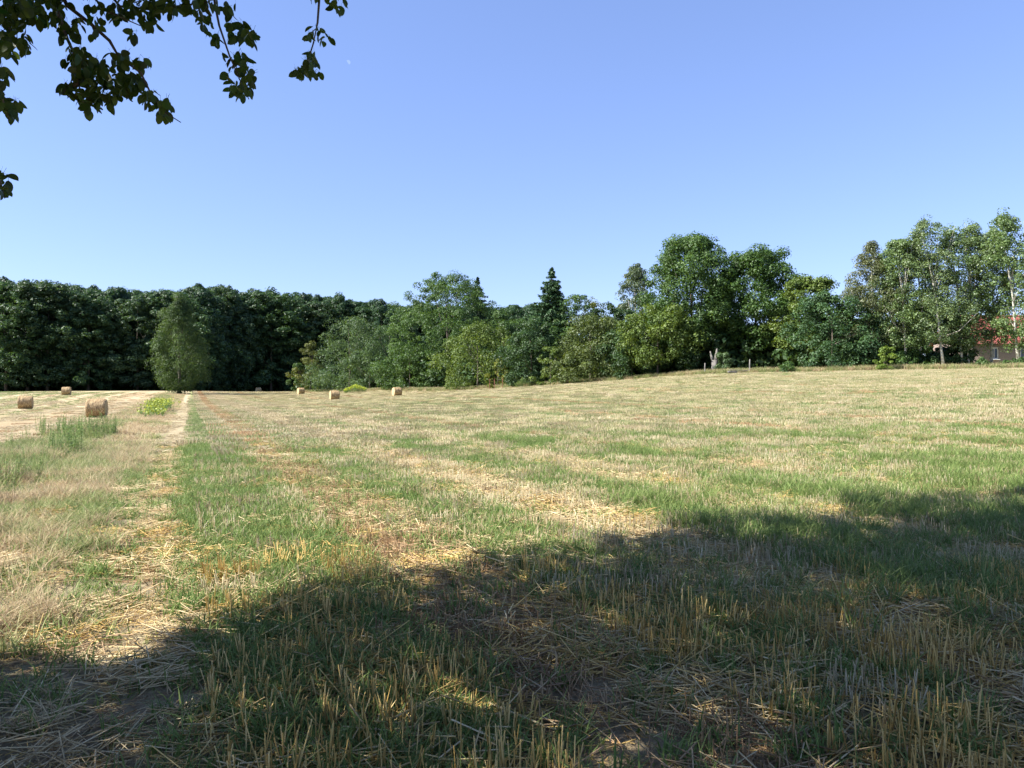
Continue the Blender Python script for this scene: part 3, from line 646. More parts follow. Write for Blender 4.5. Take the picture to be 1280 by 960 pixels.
# birches and aspens
tree('birch_tree', 'slender birch rising above the thicket beside the great oak', 'tree', 795, 328, 116, 23, 'column', (.060, .088, .045), 'airy', lob=.15, nc=240, lpc=70, zbf=.25, rc=.75, ls=.14, bark='pale', droop=.6)
tree('birch_tree', 'olive-brown drooping birch at the left of the aspen group', 'tree', 1090, 298, 80, 34, 'egg', (.090, .108, .050), 'airy', nc=340, lpc=56, zbf=.10, rc=.62, ls=.10, bark='pale', droop=.7, tr=.10)
asp = [(1118, 312, 80, 26, -.2, 1117, 'light aspen squeezed between the drooping birch and the row'), (1152, 292, 79, 26, -.1, 1151, 'aspen just left of the tall left-leaning one'), (1240, 290, 79, 27, .05, 1239, 'aspen left of the one leaning before the red roof'),
       (1136, 300, 78, 32, -.25, 1133, 'aspen with hidden trunk right of the drooping birch'), (1172, 276, 77, 34, -.55, 1180, 'tall aspen whose pale trunk leans left'),
       (1205, 286, 78, 32, -.3, 1203, 'aspen with the left one of two close pale trunks'), (1222, 281, 78, 30, .1, 1210, 'aspen with the right one of two close pale trunks'),
       (1262, 266, 75, 34, -.45, 1274, 'aspen with pale trunk leaning before the red roof'), (1310, 262, 76, 36, .2, 1310, 'aspen half cut off by the right picture edge')]
for i, (u, vt, d, hw, lean, ub, lab) in enumerate(asp):
    tree('aspen_tree', lab, 'tree', ub, vt, d, hw * .84, 'column', (.116, .168, .074) if i % 2 == 0 else (.102, .160, .060), 'airy', nc=430, lpc=34, zbf=.17 if i < 6 else .11, rc=.52, ls=.09 if i < 7 else .10, bark='pale', tr=.13, lean=lean, top=.92, wob=.38, nl=16, aspect=.8, fill=.35)

# conifers
def fir(name, label, u, vtop, d, hw, color, tiers, seed, vb=None):
    rng = np.random.default_rng(seed); x = (u - 640) / F * d; z0 = gz(x, d); H = CAMZ - (vtop - HZ) / F * d - z0; R = hw / F * d
    e = empty(name, (x, d, z0)); tag(e, label, 'tree')
    mb = MB(); mb.tube([(0, 0, -.2), (0, 0, H * .5), (0, 0, H * .99)], [H * .014, H * .008, .012], 7)
    P_, N_, A_, Sz = [], [], [], []
    for b in range(tiers * 12):
        f = rng.random() ** 1.25 if b > 6 else .97 + .004 * b
        z = H * (.08 + .90 * f); r = R * (1 - f) ** .9 + .10
        an = rng.uniform(0, 6.283); L = r * rng.uniform(.55, 1.12) * (1 + .12 * math.sin(z * 5.5)); d_ = np.array((math.cos(an), math.sin(an)))
        tip = Vector((d_[0] * L, d_[1] * L, z - L * .16))
        mb.tube([(0, 0, z), (d_[0] * L * .5, d_[1] * L * .5, z - L * .18), tip], [.03 * (1.2 - f), .018, .006], 4, False)
        m_ = int(12 + 26 * L)
        s = rng.uniform(.12, 1.02, m_); wd = (1.08 - s) * L * .36
        off = rng.uniform(-1, 1, m_) * wd
        px = d_[0] * L * s - d_[1] * off; py = d_[1] * L * s + d_[0] * off; pz = z - L * .40 * s * (1 - .6 * s) - np.abs(off) * .3 + rng.normal(size=m_) * .08
        P_.append(np.stack([px, py, pz], 1)); ax = np.stack([d_[0] * .7 - d_[1] * np.sign(off) * .7, d_[1] * .7 + d_[0] * np.sign(off) * .7, np.full(m_, -.45)], 1)
        A_.append(ax); N_.append(np.tile((0, 0, .8), (m_, 1)) + rng.normal(size=(m_, 3)) * .6); Sz.append(rng.uniform(.16, .30, m_))
    pos = np.concatenate(P_); V, Fq, T = leaf_cards(rng, pos, unit(np.concatenate(N_)), np.concatenate(Sz), .30, rng.random(len(pos)), unit(np.concatenate(A_)))
    mb.build('trunk', M['bark'], e, True)
    link('crown', mesh_from('crown', V, Fq, T, mats=(M['needle'],)), e, color)
fir('fir_tree', 'pointed dark fir standing above the thicket', 690, 332, 112, 64, (.045, .095, .040), 44, 71)
fir('fir_tree', 'fir tip peeping out behind the dome-topped tree', 597, 344, 150, 48, (.034, .072, .036), 36, 72)
tree('larch_tree', 'lone conical olive tree at the end of the verge before the wood', 'tree', 224, 367, 150, 31, 'egg', (.046, .084, .026), 'leaf', nc=330, lpc=110, zbf=.08, rc=1.1, ls=.18, droop=.9, aspect=.35, wob=.16, flat=1.0, lob=.2)

# the wood: front row one by one, the rest as one mass
wood_var = []
for i in range(8):
    H, R = 25.0, (6.2, 7.6, 5.4, 8.2, 6.8, 7.2, 5.8, 7.8)[i]
    me, C = crown_mesh('crown', 300 + i, H, R, 1.5, ('dome', 'round', 'oval', 'dome')[i % 4], 470, 66, 1.0, .225, M['leaf'], .45, .7, nrand=.32)
    tb = trunk_mb(np.random.default_rng(310 + i), H, .3, C, 7); tme = mesh_from('trunk', tb.V, tb.F, smooth=True, mats=(M['bark'],))
    wood_var.append((me, tme, C))
ORD = ['first', 'second', 'third', 'fourth', 'fifth', 'sixth', 'seventh', 'eighth', 'ninth', 'tenth', 'eleventh', 'twelfth', 'thirteenth', 'fourteenth', 'fifteenth', 'sixteenth', 'seventeenth', 'eighteenth', 'nineteenth', 'twentieth']
WC = [(.029, .064, .028), (.034, .072, .028), (.027, .060, .030), (.036, .070, .033)]
us = np.linspace(-25, 505, 20)
def wood_top(u): return np.interp(u, [-120, 0, 60, 130, 200, 255, 300, 360, 440, 500, 560], [350, 352, 356, 361, 366, 357, 368, 368, 376, 380, 382])
def wood_d(u): return np.interp(u, [-120, 0, 240, 330, 520, 700], [182, 190, 206, 246, 262, 270])
for i, u in enumerate(us):
    u = u + random.uniform(-5, 5); d = wood_d(u) + random.uniform(-4, 6)
    x = (u - 640) / F * d; z0 = gz(x, d); H = CAMZ - (wood_top(u) + random.uniform(-5, 10) - HZ) / F * d - z0
    e = empty('oak_tree', (x, d, z0), random.uniform(0, 6.28)); s = H / 25.0
    tag(e, f'dark broadleaf tree, {ORD[i]} from the left in the front row of the far wood', 'tree', 'trees in the front row of the far wood')
    me, tme, C = wood_var[(i * 3) % 8]
    o = link('trunk', tme, e); o.scale = (s, s, s)
    o = link('crown', me, e, WC[i % 4]); k_ = random.uniform(.85, 1.3); o.scale = (s * k_, s * k_, s)
wc = bpy.data.collections.new('wood_trees')
for i, (me, tme, C) in enumerate(wood_var):
    o = bpy.data.objects.new(f'wood_{i:02d}', me); o.color = (*WC[i % 4], 1); wc.objects.link(o)
wx, wy, wh = [], [], []
for row in range(1, 6):
    for u in np.arange(-110, 700, 25):
        uu = u + random.uniform(-10, 10); d = wood_d(uu) + row * 7 + random.uniform(-2, 2)
        wx.append((uu - 640) / F * d); wy.append(d); wh.append((CAMZ - (wood_top(uu) + random.uniform(-1, 8) - HZ) / F * d - gz(wx[-1], d)) / 25.0)
wx = np.array(wx); wy = np.array(wy); wh = np.array(wh)
scatter('woodland', wc, np.stack([wx, wy, gh(wx, wy)], 1), np.stack([wx * 0, wx * 0, R0.uniform(0, 6.28, len(wx))], 1), np.stack([wh, wh, wh], 1), R0.integers(0, 8, len(wx)),
        'dark mass of the wood behind its front row of trees', 'wood', mats=(M['leaf'],), color=WC[0])
# undergrowth closing the wood's foot
ug = bpy.data.collections.new('wood_undergrowth')
for i in range(3):
    me, C = crown_mesh('undergrowth', 330 + i, 5, 4.5, .1, 'bush', 80, 45, 1.0, .30, M['leaf'], .2)
    o = bpy.data.objects.new(f'under_{i:02d}', me); o.color = (*DK, 1); ug.objects.link(o)
uu = np.arange(-100, 560, 7.0) + R0.uniform(-3, 3, len(np.arange(-100, 560, 7.0))); dd = wood_d(uu) + R0.uniform(2, 12, len(uu)); wx = (uu - 640) / F * dd
scatter('undergrowth', ug, np.stack([wx, dd, gh(wx, dd)], 1), np.stack([wx * 0, wx * 0, R0.uniform(0, 6.28, len(wx))], 1), np.stack([R0.uniform(.7, 1.3, len(wx))] * 3, 1), R0.integers(0, 3, len(wx)),
        'dark undergrowth along the foot of the far wood', 'undergrowth', mats=(M['leaf'],), color=DK)
e1 = EDGE[2:]; s2_ = np.linspace(0, 1, 120); sl2 = np.concatenate([[0], np.cumsum(np.linalg.norm(np.diff(e1, axis=0), axis=1))])
ux = np.interp(s2_ * sl2[-1], sl2, e1[:, 0]); uy = np.interp(s2_ * sl2[-1], sl2, e1[:, 1]) + R0.uniform(13, 22, 120); kk = ux < 44; ux, uy = ux[kk], uy[kk]
scatter('undergrowth', ug, np.stack([ux, uy, gh(ux, uy)], 1), np.stack([ux * 0, ux * 0, R0.uniform(0, 6.28, len(ux))], 1), np.stack([R0.uniform(.8, 1.3, len(ux))] * 3, 1), R0.integers(0, 3, len(ux)),
        'dark undergrowth deep inside the thicket under the trees', 'undergrowth', mats=(M['leaf'],), color=DK)
# trees behind the thicket that close the view below the skyline
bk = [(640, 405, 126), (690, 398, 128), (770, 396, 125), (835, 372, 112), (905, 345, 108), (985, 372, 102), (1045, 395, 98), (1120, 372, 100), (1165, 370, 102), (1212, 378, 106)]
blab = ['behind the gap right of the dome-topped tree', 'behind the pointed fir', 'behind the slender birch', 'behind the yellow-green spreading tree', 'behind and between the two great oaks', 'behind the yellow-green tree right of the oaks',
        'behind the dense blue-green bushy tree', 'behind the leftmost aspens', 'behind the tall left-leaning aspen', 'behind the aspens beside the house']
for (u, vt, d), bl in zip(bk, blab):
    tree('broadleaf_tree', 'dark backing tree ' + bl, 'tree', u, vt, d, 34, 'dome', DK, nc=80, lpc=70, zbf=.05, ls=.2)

# forked pale trunk in front of the great oak
x, yv = (893 - 640) / F * 86.5, 86.5; z0 = gz(x, yv); e = empty('dead_tree', (x, yv, z0)); tag(e, 'pale bare forked trunk standing before the tallest great oak', 'dead tree')
mb = MB(); mb.tube([(0, 0, -.2), (.02, 0, .7), (0, 0, 1.5)], [.44, .37, .34], 9); mb.build('trunk', M['grey'], e, True)
mb = MB(); mb.tube([(.10, 0, 1.3), (.24, 0, 2.0), (.31, .1, 2.5), (.33, .2, 2.8)], [.26, .20, .14, .08], 8); mb.build('fork', M['grey'], e, True)
mb = MB(); mb.tube([(-.14, 0, 1.3), (-.32, 0, 1.9), (-.40, .05, 2.2), (-.44, .1, 2.5)], [.20, .14, .10, .05], 8); mb.build('fork', M['grey'], e, True)
tree('shrub', 'leafy green sapling growing against the pale forked trunk', 'shrub', 904, 440, 86, 12, 'bush', GY, nc=36, lpc=55, zbf=.02, ls=.1, rc=.4, crown='foliage', trunk='stem')
tree('broadleaf_tree', 'young tree screening the left end of the house', 'tree', 1192, 392, 81, 20, 'dome', (.05, .09, .03), nc=90, lpc=60, zbf=.1, ls=.12)
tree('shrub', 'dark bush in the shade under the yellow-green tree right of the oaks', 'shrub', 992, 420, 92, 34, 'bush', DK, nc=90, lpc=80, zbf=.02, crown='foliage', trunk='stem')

# ------------------------------------------------------------------ STRAW BALES
def bale_mats():
    m, n, l, bs = new_mat('bale_wrap')
    tc = node(n, 'ShaderNodeTexCoord'); mp = node(n, 'ShaderNodeMapping'); l.new(tc.outputs['Object'], mp.inputs[0]); mp.inputs['Scale'].default_value = (14, 3, 3)
    nz = node(n, 'ShaderNodeTexNoise'); nz.inputs['Scale'].default_value = 1.6; nz.inputs['Detail'].default_value = 9; nz.inputs['Roughness'].default_value = .7; l.new(mp.outputs[0], nz.inputs[0])
    cr = node(n, 'ShaderNodeValToRGB'); l.new(nz.outputs[0], cr.inputs[0]); e = cr.color_ramp.elements
    e[0].position = .34; e[0].color = (.09, .05, .022, 1); e[1].position = .64; e[1].color = (.56, .43, .22, 1); k = e.new(.5); k.color = (.30, .20, .09, 1)  # wrap streaks; ramp also darkened because the side facing the camera is shaded
    l.new(cr.outputs[0], bs.inputs['Base Color']); bs.inputs['Roughness'].default_value = .8
    bp = node(n, 'ShaderNodeBump'); bp.inputs['Strength'].default_value = .9; bp.inputs['Distance'].default_value = .05; l.new(nz.outputs[0], bp.inputs['Height']); l.new(bp.outputs[0], bs.inputs['Normal'])
    m2, n, l, bs = new_mat('bale_end')
    tc = node(n, 'ShaderNodeTexCoord'); wv_ = node(n, 'ShaderNodeTexWave', wave_type='RINGS', rings_direction='X'); wv_.inputs['Scale'].default_value = 4.5; wv_.inputs['Distortion'].default_value = 5; wv_.inputs['Detail'].default_value = 4
    l.new(tc.outputs['Object'], wv_.inputs[0])
    l.new(mixc(n, l, wv_.outputs['Fac'], (.26, .17, .08), (.58, .45, .25)), bs.inputs['Base Color']); bs.inputs['Roughness'].default_value = .85
    return m, m2
BW, BE = bale_mats()
def bale(u, v, d, yaw, lab, D=1.30, L=1.18, seed=0):
    """yaw: turn of the roll's axis from square-on to the viewer; positive shows the right end"""
    rng = np.random.default_rng(seed); x = (u - 640) / F * d; z0 = gz(x, d); az = math.atan2(x, d)
    e = empty('straw_bale', (x, d, z0), -az - yaw); tag(e, lab, 'straw bale', 'round straw bales')
    n_, k_ = 40, 14; r = D / 2; V = []; Fc = []
    ridge = rng.normal(size=k_ + 1) * .012
    for i in range(k_ + 1):
        f = i / k_; xx = (f - .5) * L; ro = 1 - .07 * max(0, abs(f - .5) * 2 - .86) / .14
        for j in range(n_):
            an = 2 * math.pi * j / n_; q = r * ro + ridge[i] + rng.normal() * .011
            zz = q * math.sin(an); zz = max(zz, -r * .955)
            V.append((xx, q * math.cos(an) * 1.015, zz + r * .95))
    for i in range(k_):
        for j in range(n_): Fc.append((i * n_ + j, (i + 1) * n_ + j, (i + 1) * n_ + (j + 1) % n_, i * n_ + (j + 1) % n_))
    link('body', mesh_from('body', V, Fc, smooth=True, mats=(BW,)), e)
    for sgn in (-1, 1):
        V2 = [(sgn * (L / 2 + .015), 0, r * .95)]; F2 = []
        rings = 7
        for a in range(1, rings + 1):
            q = r * .93 * a / rings
            for j in range(n_):
                an = 2 * math.pi * j / n_; V2.append((sgn * (L / 2 + .02 * ((a % 2) - .2) - (.03 if a == rings else 0)) + rng.normal() * .008, q * math.cos(an), max(q * math.sin(an), -r * .9) + r * .95))
        for j in range(n_): F2.append((0, 1 + j, 1 + (j + 1) % n_) if sgn > 0 else (0, 1 + (j + 1) % n_, 1 + j))
        for a in range(rings - 1):
            for j in range(n_):
                q = (1 + a * n_ + j, 1 + (a + 1) * n_ + j, 1 + (a + 1) * n_ + (j + 1) % n_, 1 + a * n_ + (j + 1) % n_)
                F2.append(q if sgn > 0 else q[::-1])
        link('end_face', mesh_from('end_face', V2, F2, mats=(BE,)), e)
    B = Blades()
    for i in range(160):                    # stray straws
        an = rng.uniform(-.4, 3.5); xx = rng.uniform(-.5, .5) * L; p = np.array((xx, r * 1.0 * math.cos(an), r * .95 + r * math.sin(an))); dd = rng.normal(size=3) * .07 + np.array((0, math.cos(an), math.sin(an))) * .03
        B.prism(p, p + dd, .006, .004, rng.random())
    o = link('stray_straw', B.mesh('stray_straw', M['strawp']), e); o['kind'] = 'stuff'
bale(121, 522, 52, .16, 'nearest big straw bale at the edge of the verge on the left', seed=1)
bale(32, 511, 75, .14, 'straw bale left of the nearest bale by the left picture edge', seed=2)
bale(83, 493, 122, .22, 'small far straw bale in the left field before the wood', seed=3)
bale(323, 490, 205, -.4, 'smallest and farthest straw bale before the dark wood', seed=4)
bale(376, 493, 150, -.35, 'straw bale at the left end of the thicket, second farthest right of path', seed=5)
bale(418, 500, 104, -.22, 'straw bale just left of the yellow-flowered clump', seed=6)
bale(496, 495, 113, -.4, 'straw bale right of the yellow-flowered clump by the thicket', seed=7)

# ------------------------------------------------------------------ flowering clumps, docks
def clump(name, lab, pts, mat, h, seed, flower=None):
    rng = np.random.default_rng(seed); x0, y0 = pts[0]; z0 = gz(x0, y0); e = empty(name, (x0, y0, z0)); tag(e, lab, 'plant')
    B = Blades(); FP = []; xs_ = [p[0] for p in pts]; xm = (min(xs_) + max(xs_)) / 2; xr = max(xs_) - xm + .01
    for (x, y) in pts:
        bx, by = x - x0, y - y0; bz = gz(x, y) - z0; H = h * rng.uniform(.7, 1.15) * (1 - .55 * abs(x - xm) / xr); lx, ly = rng.normal(size=2) * .1
        B.prism((bx, by, bz - .03), (bx + lx, by + ly, bz + H), .008, .004, rng.random() * .5)
        for k in range(16):
            f = rng.uniform(.15, .98); an = rng.uniform(0, 6.28); L = rng.uniform(.12, .24); p = np.array((bx + lx * f, by + ly * f, bz + H * f)); dv = np.array((math.cos(an), math.sin(an), .5))
            B.ribbon([p, p + dv * L * .5, p + dv * L + np.array((0, 0, -.3 * L))], .05, (-math.sin(an), math.cos(an), 0), rng.random())
        for k in range(9): FP.append((bx + lx + rng.normal() * .1, by + ly + rng.normal() * .1, bz + H + rng.uniform(-.16, .08)))
    link('leaves', B.mesh('leaves', M[mat]), e)
    if flower:
        FP = np.array(FP); V, Fq, T = leaf_cards(rng, FP, unit(rng.normal(size=FP.shape) + np.array((0, 0, .6))), rng.uniform(.04, .09, len(FP)), .7, rng.random(len(FP)))
        link('flowers', mesh_from('flowers', V, Fq, T, mats=(M['leaf'],)), e, flower)
pts = []
for i in range(190):
    d = random.uniform(47, 74); wv = -2.35 + random.gauss(0, .42); pts.append((wv - SLOPE * d, d))
pts.sort(key=lambda p: p[1])
clump('goldenrod_clump', 'tall yellow-green plants on the verge halfway to the conical tree', pts, 'weed', 1.05, 5, (.22, .27, .06))
pts = [(((444 + 14 * random.uniform(-1, 1)) - 640) / F * 136, 136 + random.uniform(-1.3, 1.3)) for i in range(150)]
clump('goldenrod_clump', 'bright yellow-flowered clump at the thicket edge between two bales', pts, 'weed', 1.3, 6, (.30, .36, .045))
pts = [((random.uniform(645, 663) - 640) / F * 99, 99 + random.uniform(-.5, .5)) for i in range(46)]
clump('nettle_clump', 'fresh light green weeds at the foot of the dark bush', pts, 'green', 1.3, 8)
DOCK = noise_mat('dock_seed', (.12, .045, .03), (.24, .10, .06), 20)
for i, (u, v) in enumerate([(612, 482), (618, 482), (628, 481)]):
    d = 99.5; x = (u - 640) / F * d; z0 = gz(x, d); mb = MB(); mb.tube([(0, 0, -.05), (.02, 0, .9), (.05, 0, 1.5)], [.03, .035, .02], 5)
    for k in range(10): mb.tube([(.02, 0, .6 + .08 * k), (.02 + random.gauss(0, .09), random.gauss(0, .09), .72 + .08 * k)], [.03, .012], 4)
    o = mb.build('dock_plant', DOCK); o.location = (x, d, z0); tag(o, f'brown dock seed stalk, {ORD[i]} from left before the yellowing bush', 'plant', 'dock stalks')

# ------------------------------------------------------------------ fence posts and boards at the field edge
WOOD = bark_mat('weathered_wood', (.12, .11, .10), (.28, .265, .24), 9, .2)
for u, d, h, lab in [(881, 84.4, 1.25, 'thin grey fence post left of the pale forked trunk'), (937, 81.2, 1.45, 'grey fence post beside the pile of boards')]:
    x = (u - 640) / F * d; z0 = gz(x, d); mb = MB(); mb.tube([(0, 0, -.3), (.01, 0, h * .6), (.03, 0, h)], [.07, .065, .06], 6); o = mb.build('fence_post', WOOD); o.location = (x, d, z0); tag(o, lab, 'post')
d = 81.8; x = (923 - 640) / F * d; z0 = gz(x, d); e = empty('board_pile', (x, d, z0), .12); tag(e, 'low pile of grey weathered boards under the great oaks', 'boards')
for i in range(7):
    mb = MB(); lv = i // 3; mb.box((0, 0, 0), (random.uniform(1.9, 2.7), .26, .07)); o = mb.build('board', WOOD, e); o.location = (random.uniform(-.3, .3), (i % 3 - 1) * .33, .08 + .12 * lv + (i % 3) * .012); o.rotation_euler = (random.gauss(0, .05), random.gauss(0, .05) - .03, random.gauss(0, .1))
for i in range(3):
    mb = MB(); mb.tube([(-.4, 0, 0), (.4, 0, 0)], [.1, .09], 7); o = mb.build('log', WOOD, e); o.location = (.9 + i * .2, -.3 + .28 * i, .12 + .1 * (i == 1)); o.rotation_euler = (0, random.gauss(0, .1), random.gauss(0, .5))

# ------------------------------------------------------------------ THE HOUSE
def brick_mat():
    m, n, l, bs = new_mat('house_brick'); tc = node(n, 'ShaderNodeTexCoord'); mp = node(n, 'ShaderNodeMapping'); mp.inputs['Rotation'].default_value = (math.radians(90), 0, 0); l.new(tc.outputs['Object'], mp.inputs[0])
    b = node(n, 'ShaderNodeTexBrick'); b.inputs['Scale'].default_value = 4; b.inputs['Color1'].default_value = (.17, .12, .10, 1); b.inputs['Color2'].default_value = (.23, .17, .145, 1); b.inputs['Mortar'].default_value = (.36, .32, .28, 1); b.inputs['Mortar Size'].default_value = .03
    l.new(mp.outputs[0], b.inputs[0]); l.new(b.outputs[0], bs.inputs['Base Color']); bs.inputs['Roughness'].default_value = .9; return m
def roof_mat():
    m, n, l, bs = new_mat('roof_tile'); tc = node(n, 'ShaderNodeTexCoord')
    nz = node(n, 'ShaderNodeTexNoise'); nz.inputs['Scale'].default_value = 2.5; nz.inputs['Detail'].default_value = 6; l.new(tc.outputs['Object'], nz.inputs[0])
    l.new(mixc(n, l, nz.outputs[0], (.20, .045, .038), (.36, .11, .085)), bs.inputs['Base Color']); bs.inputs['Roughness'].default_value = .7; return m
WHITE = noise_mat('white_frame', (.66, .66, .64), (.78, .78, .76), 3)
m, n, l, bs = new_mat('window_glass'); bs.inputs['Base Color'].default_value = (.03, .045, .07, 1); bs.inputs['Roughness'].default_value = .06; GLASS = m
d = 86.0; hx0 = (1212 - 640) / F * d; hx1 = (1375 - 640) / F * d; z0 = gz((hx0 + hx1) / 2, d) - .3
e = empty('brick_house', ((hx0 + hx1) / 2, d, z0)); tag(e, 'low brick house with red tiled roof half hidden behind the aspens', 'house')
HW = (hx1 - hx0) / 2; DP = 7.5; ze = CAMZ - (426 - HZ) / F * d - z0; BR = brick_mat()
wins = [((1243 - 640) / F * d - e.location.x, .95), ((1281 - 640) / F * d - e.location.x, 1.0), ((1318 - 640) / F * d - e.location.x, 1.0)]
mb = MB(); zs, zt = ze - 2.05, ze - .75; xs = -HW
for cx, ww_ in wins:                        # front wall built round its openings
    mb.box(((xs + cx - ww_ / 2) / 2, 0.15, ze / 2), (cx - ww_ / 2 - xs, .3, ze)); xs = cx + ww_ / 2
    mb.box((cx, .15, zs / 2), (ww_, .3, zs)); mb.box((cx, .15, (zt + ze) / 2), (ww_, .3, ze - zt))
mb.box(((xs + HW) / 2, .15, ze / 2), (HW - xs, .3, ze))
mb.box((0, DP - .15, ze / 2), (HW * 2, .3, ze))
for s in (-1, 1): mb.box((s * (HW - .15), DP / 2, ze / 2), (.3, DP - .6, ze))
RZ = 3.0
for s in (-1, 1):                           # gables
    b = len(mb.V)
    for xx in (s * HW, s * (HW - .3)):
        for yy, zz in ((0, ze), (DP, ze), (DP / 2, ze + RZ - .1)): mb.V.append(Vector((xx, yy, zz)))
    mb.F += [(b, b + 1, b + 2), (b + 5, b + 4, b + 3), (b, b + 3, b + 4, b + 1), (b + 1, b + 4, b + 5, b + 2), (b + 2, b + 5, b + 3, b)]
mb.build('wall', BR, e)
RT = roof_mat(); pl = math.hypot(DP / 2 + .45, RZ + .36); ang = math.atan2(RZ + .36, DP / 2 + .45)
mb = MB()
nrow = 13
for r in range(nrow):                       # overlapping tile courses on both slopes
    f = (r + .5) / nrow
    for s in (-1, 1):
        yy = DP / 2 - s * (DP / 2 + .45) * f; zz = ze + RZ + .06 - (RZ + .36) * f
        mb.box((0, yy, zz), (HW * 2 + .7, pl / nrow + .05, .06), 0, s * (ang - .06))
roof = mb.build('roof', RT, e)
mb = MB(); mb.tube([(-HW - .36, DP / 2, ze + RZ + .1), (HW + .36, DP / 2, ze + RZ + .1)], [.13, .13], 8); mb.build('ridge_cap', RT, roof)
mb = MB(); mb.box((HW * .3, DP / 2 + .5, ze + RZ + .3), (.6, .6, 1.4)); mb.build('chimney', BR, roof)
mb = MB(); mb.tube([(-HW - .3, -.5, ze - .36), (HW + .3, -.5, ze - .36)], [.07, .07], 6); mb.build('gutter', noise_mat('gutter', (.2, .07, .06), (.3, .12, .1), 4), e)
for cx, ww_ in wins:
    fr = MB(); zc = (zs + zt) / 2; hh = zt - zs
    for s in (-1, 1): fr.box((cx + s * (ww_ / 2 - .05), .1, zc), (.1, .09, hh)); fr.box((cx, .1, zc + s * (hh / 2 - .05)), (ww_ - .2, .085, .1))
    fr.box((cx, .1, zc), (.06, .08, hh - .2)); wn = fr.build('window', WHITE, e)
    g = MB(); g.box((cx, .12, zc), (ww_ - .1, .02, hh - .1)); g.build('pane', GLASS, wn)
    sb = MB(); sb.box((cx, -.05, zs - .04), (ww_ + .2, .2, .07)); sb.build('sill', WHITE, wn)

# ------------------------------------------------------------------ THE PEAR TREE over the viewer, and a taller tree beside it; both crowns trimmed to shape the foreground shadow
cot = 1 / math.tan(SUN_EL)
BU = [(-700, 818), (-100, 815), (0, 806), (90, 818), (165, 822), (200, 795), (250, 775), (330, 765), (400, 728), (455, 716), (520, 715), (560, 712), (620, 690), (700, 686), (740, 668), (800, 668), (850, 650), (900, 656), (960, 650), (1010, 662), (1060, 650), (1075, 632), (1110, 622), (1160, 640), (1200, 630), (1280, 628), (1600, 606)]  # edge of the foreground shadow, which the crowns are trimmed to
BW_ = np.array([((u - 640) / F * (CAMZ * F / (v - HZ)), CAMZ * F / (v - HZ)) for u, v in BU])
BAZ = BW_[:, 0] / BW_[:, 1]
def shadow_ok(p, rim=.0):
    sx_ = p[:, 0] + SH.x * cot * p[:, 2]; sy_ = p[:, 1] + SH.y * cot * p[:, 2]
    lim = np.interp(sx_ / np.maximum(sy_, .3), BAZ, BW_[:, 1])
    return (sy_ < lim - rim) | (sy_ < .3)
def out_frame(p, mg=.0):
    y = np.maximum(p[:, 1], 1e-3); u = p[:, 0] / y * F; v = (p[:, 2] - CAMZ) / y * F
    return (p[:, 1] < .6) | (np.abs(u) > 690) | (v > HZ + 55)
def shade_crown(seed, c, r, nc, lpc, rc, ls, mat):
    rng = np.random.default_rng(seed); d_ = unit(rng.normal(size=(nc, 3))); C = np.array(c) + d_ * np.array(r) * (rng.uniform(.15, 1, nc) ** .45)[:, None]
    sy_ = C[:, 1] + SH.y * cot * C[:, 2]; sx_ = C[:, 0] + SH.x * cot * C[:, 2]
    C = C[(((sy_ > 1.6) & (np.abs(sx_) < .75 * sy_ + 2.5)) | (rng.random(nc) < .2)) & shadow_ok(C, .25) & out_frame(C) & (C[:, 2] > 2.3)]  # clumps kept by where their shadow lands; most others dropped for more sky light
    me, C = crown_mesh('foliage', seed, 0, 0, 0, 'round', 0, lpc, rc, ls, mat, pts=C)
    return me, C
def prune(me):
    n_ = len(me.vertices); co = np.empty(n_ * 3, np.float32); me.vertices.foreach_get('co', co); co = co.reshape(-1, 4, 3); cen = co.mean(1)
    k = shadow_ok(cen) & out_frame(cen); tn = np.empty(len(me.polygons), np.float32); me.attributes['tint'].data.foreach_get('value', tn); tn = tn.reshape(-1, 2)[k, 0]  # leaves cut away past the wanted shadow edge and inside the frame
    V = co[k].reshape(-1, 3); i = np.arange(k.sum()) * 4; Fq = np.stack([i, i + 1, i + 2, i, i + 2, i + 3], 1).reshape(-1, 3)
    return V, Fq, np.repeat(tn, 2)
PEARC = (.040, .070, .016)
pear = empty('pear_tree', (-4.4, .9, gz(-4.4, .9))); tag(pear, 'pear tree whose leafy branches hang into the top left corner', 'tree')
off = np.array(pear.location)
me, C1 = shade_crown(500, (-5.0, 2.2, 5.2), (4.8, 4.6, 2.9), 620, 66, .62, .078, M['pear'])
Vp, Fp, Tp = prune(me)
# hanging twigs traced branch by branch; depth is how far the branch is from the viewer
TW = {
 'a': ([(40, -70), (67, 0), (83, 46), (97, 77), (98, 105), (104, 128)], 3.6), 'b': ([(60, -40), (84, 7), (116, 32), (137, 51), (148, 70), (176, 91), (190, 120), (207, 141), (226, 153)], 3.7),
 'e': ([(110, -40), (150, 8), (190, 12), (235, 6), (262, 2), (270, -30)], 3.9), 'c': ([(262, -50), (269, 7), (274, 32), (287, 70), (299, 98), (311, 124)], 3.8),
 'd': ([(396, -60), (399, 0), (397, 28), (392, 53), (385, 77), (374, 98)], 4.0), 'f': ([(-60, -30), (0, 10), (14, 40), (30, 62)], 3.4), 'g': ([(-60, 40), (-10, 90), (2, 120), (12, 150)], 3.3), 'h': ([(-60, 150), (-20, 205), (0, 225), (6, 248)], 3.3),
 'i': ([(98, 105), (84, 108), (78, 118)], 3.6), 'j': ([(60, -60), (134, 14), (175, 32)], 3.65)}
mb = MB(); tops = []
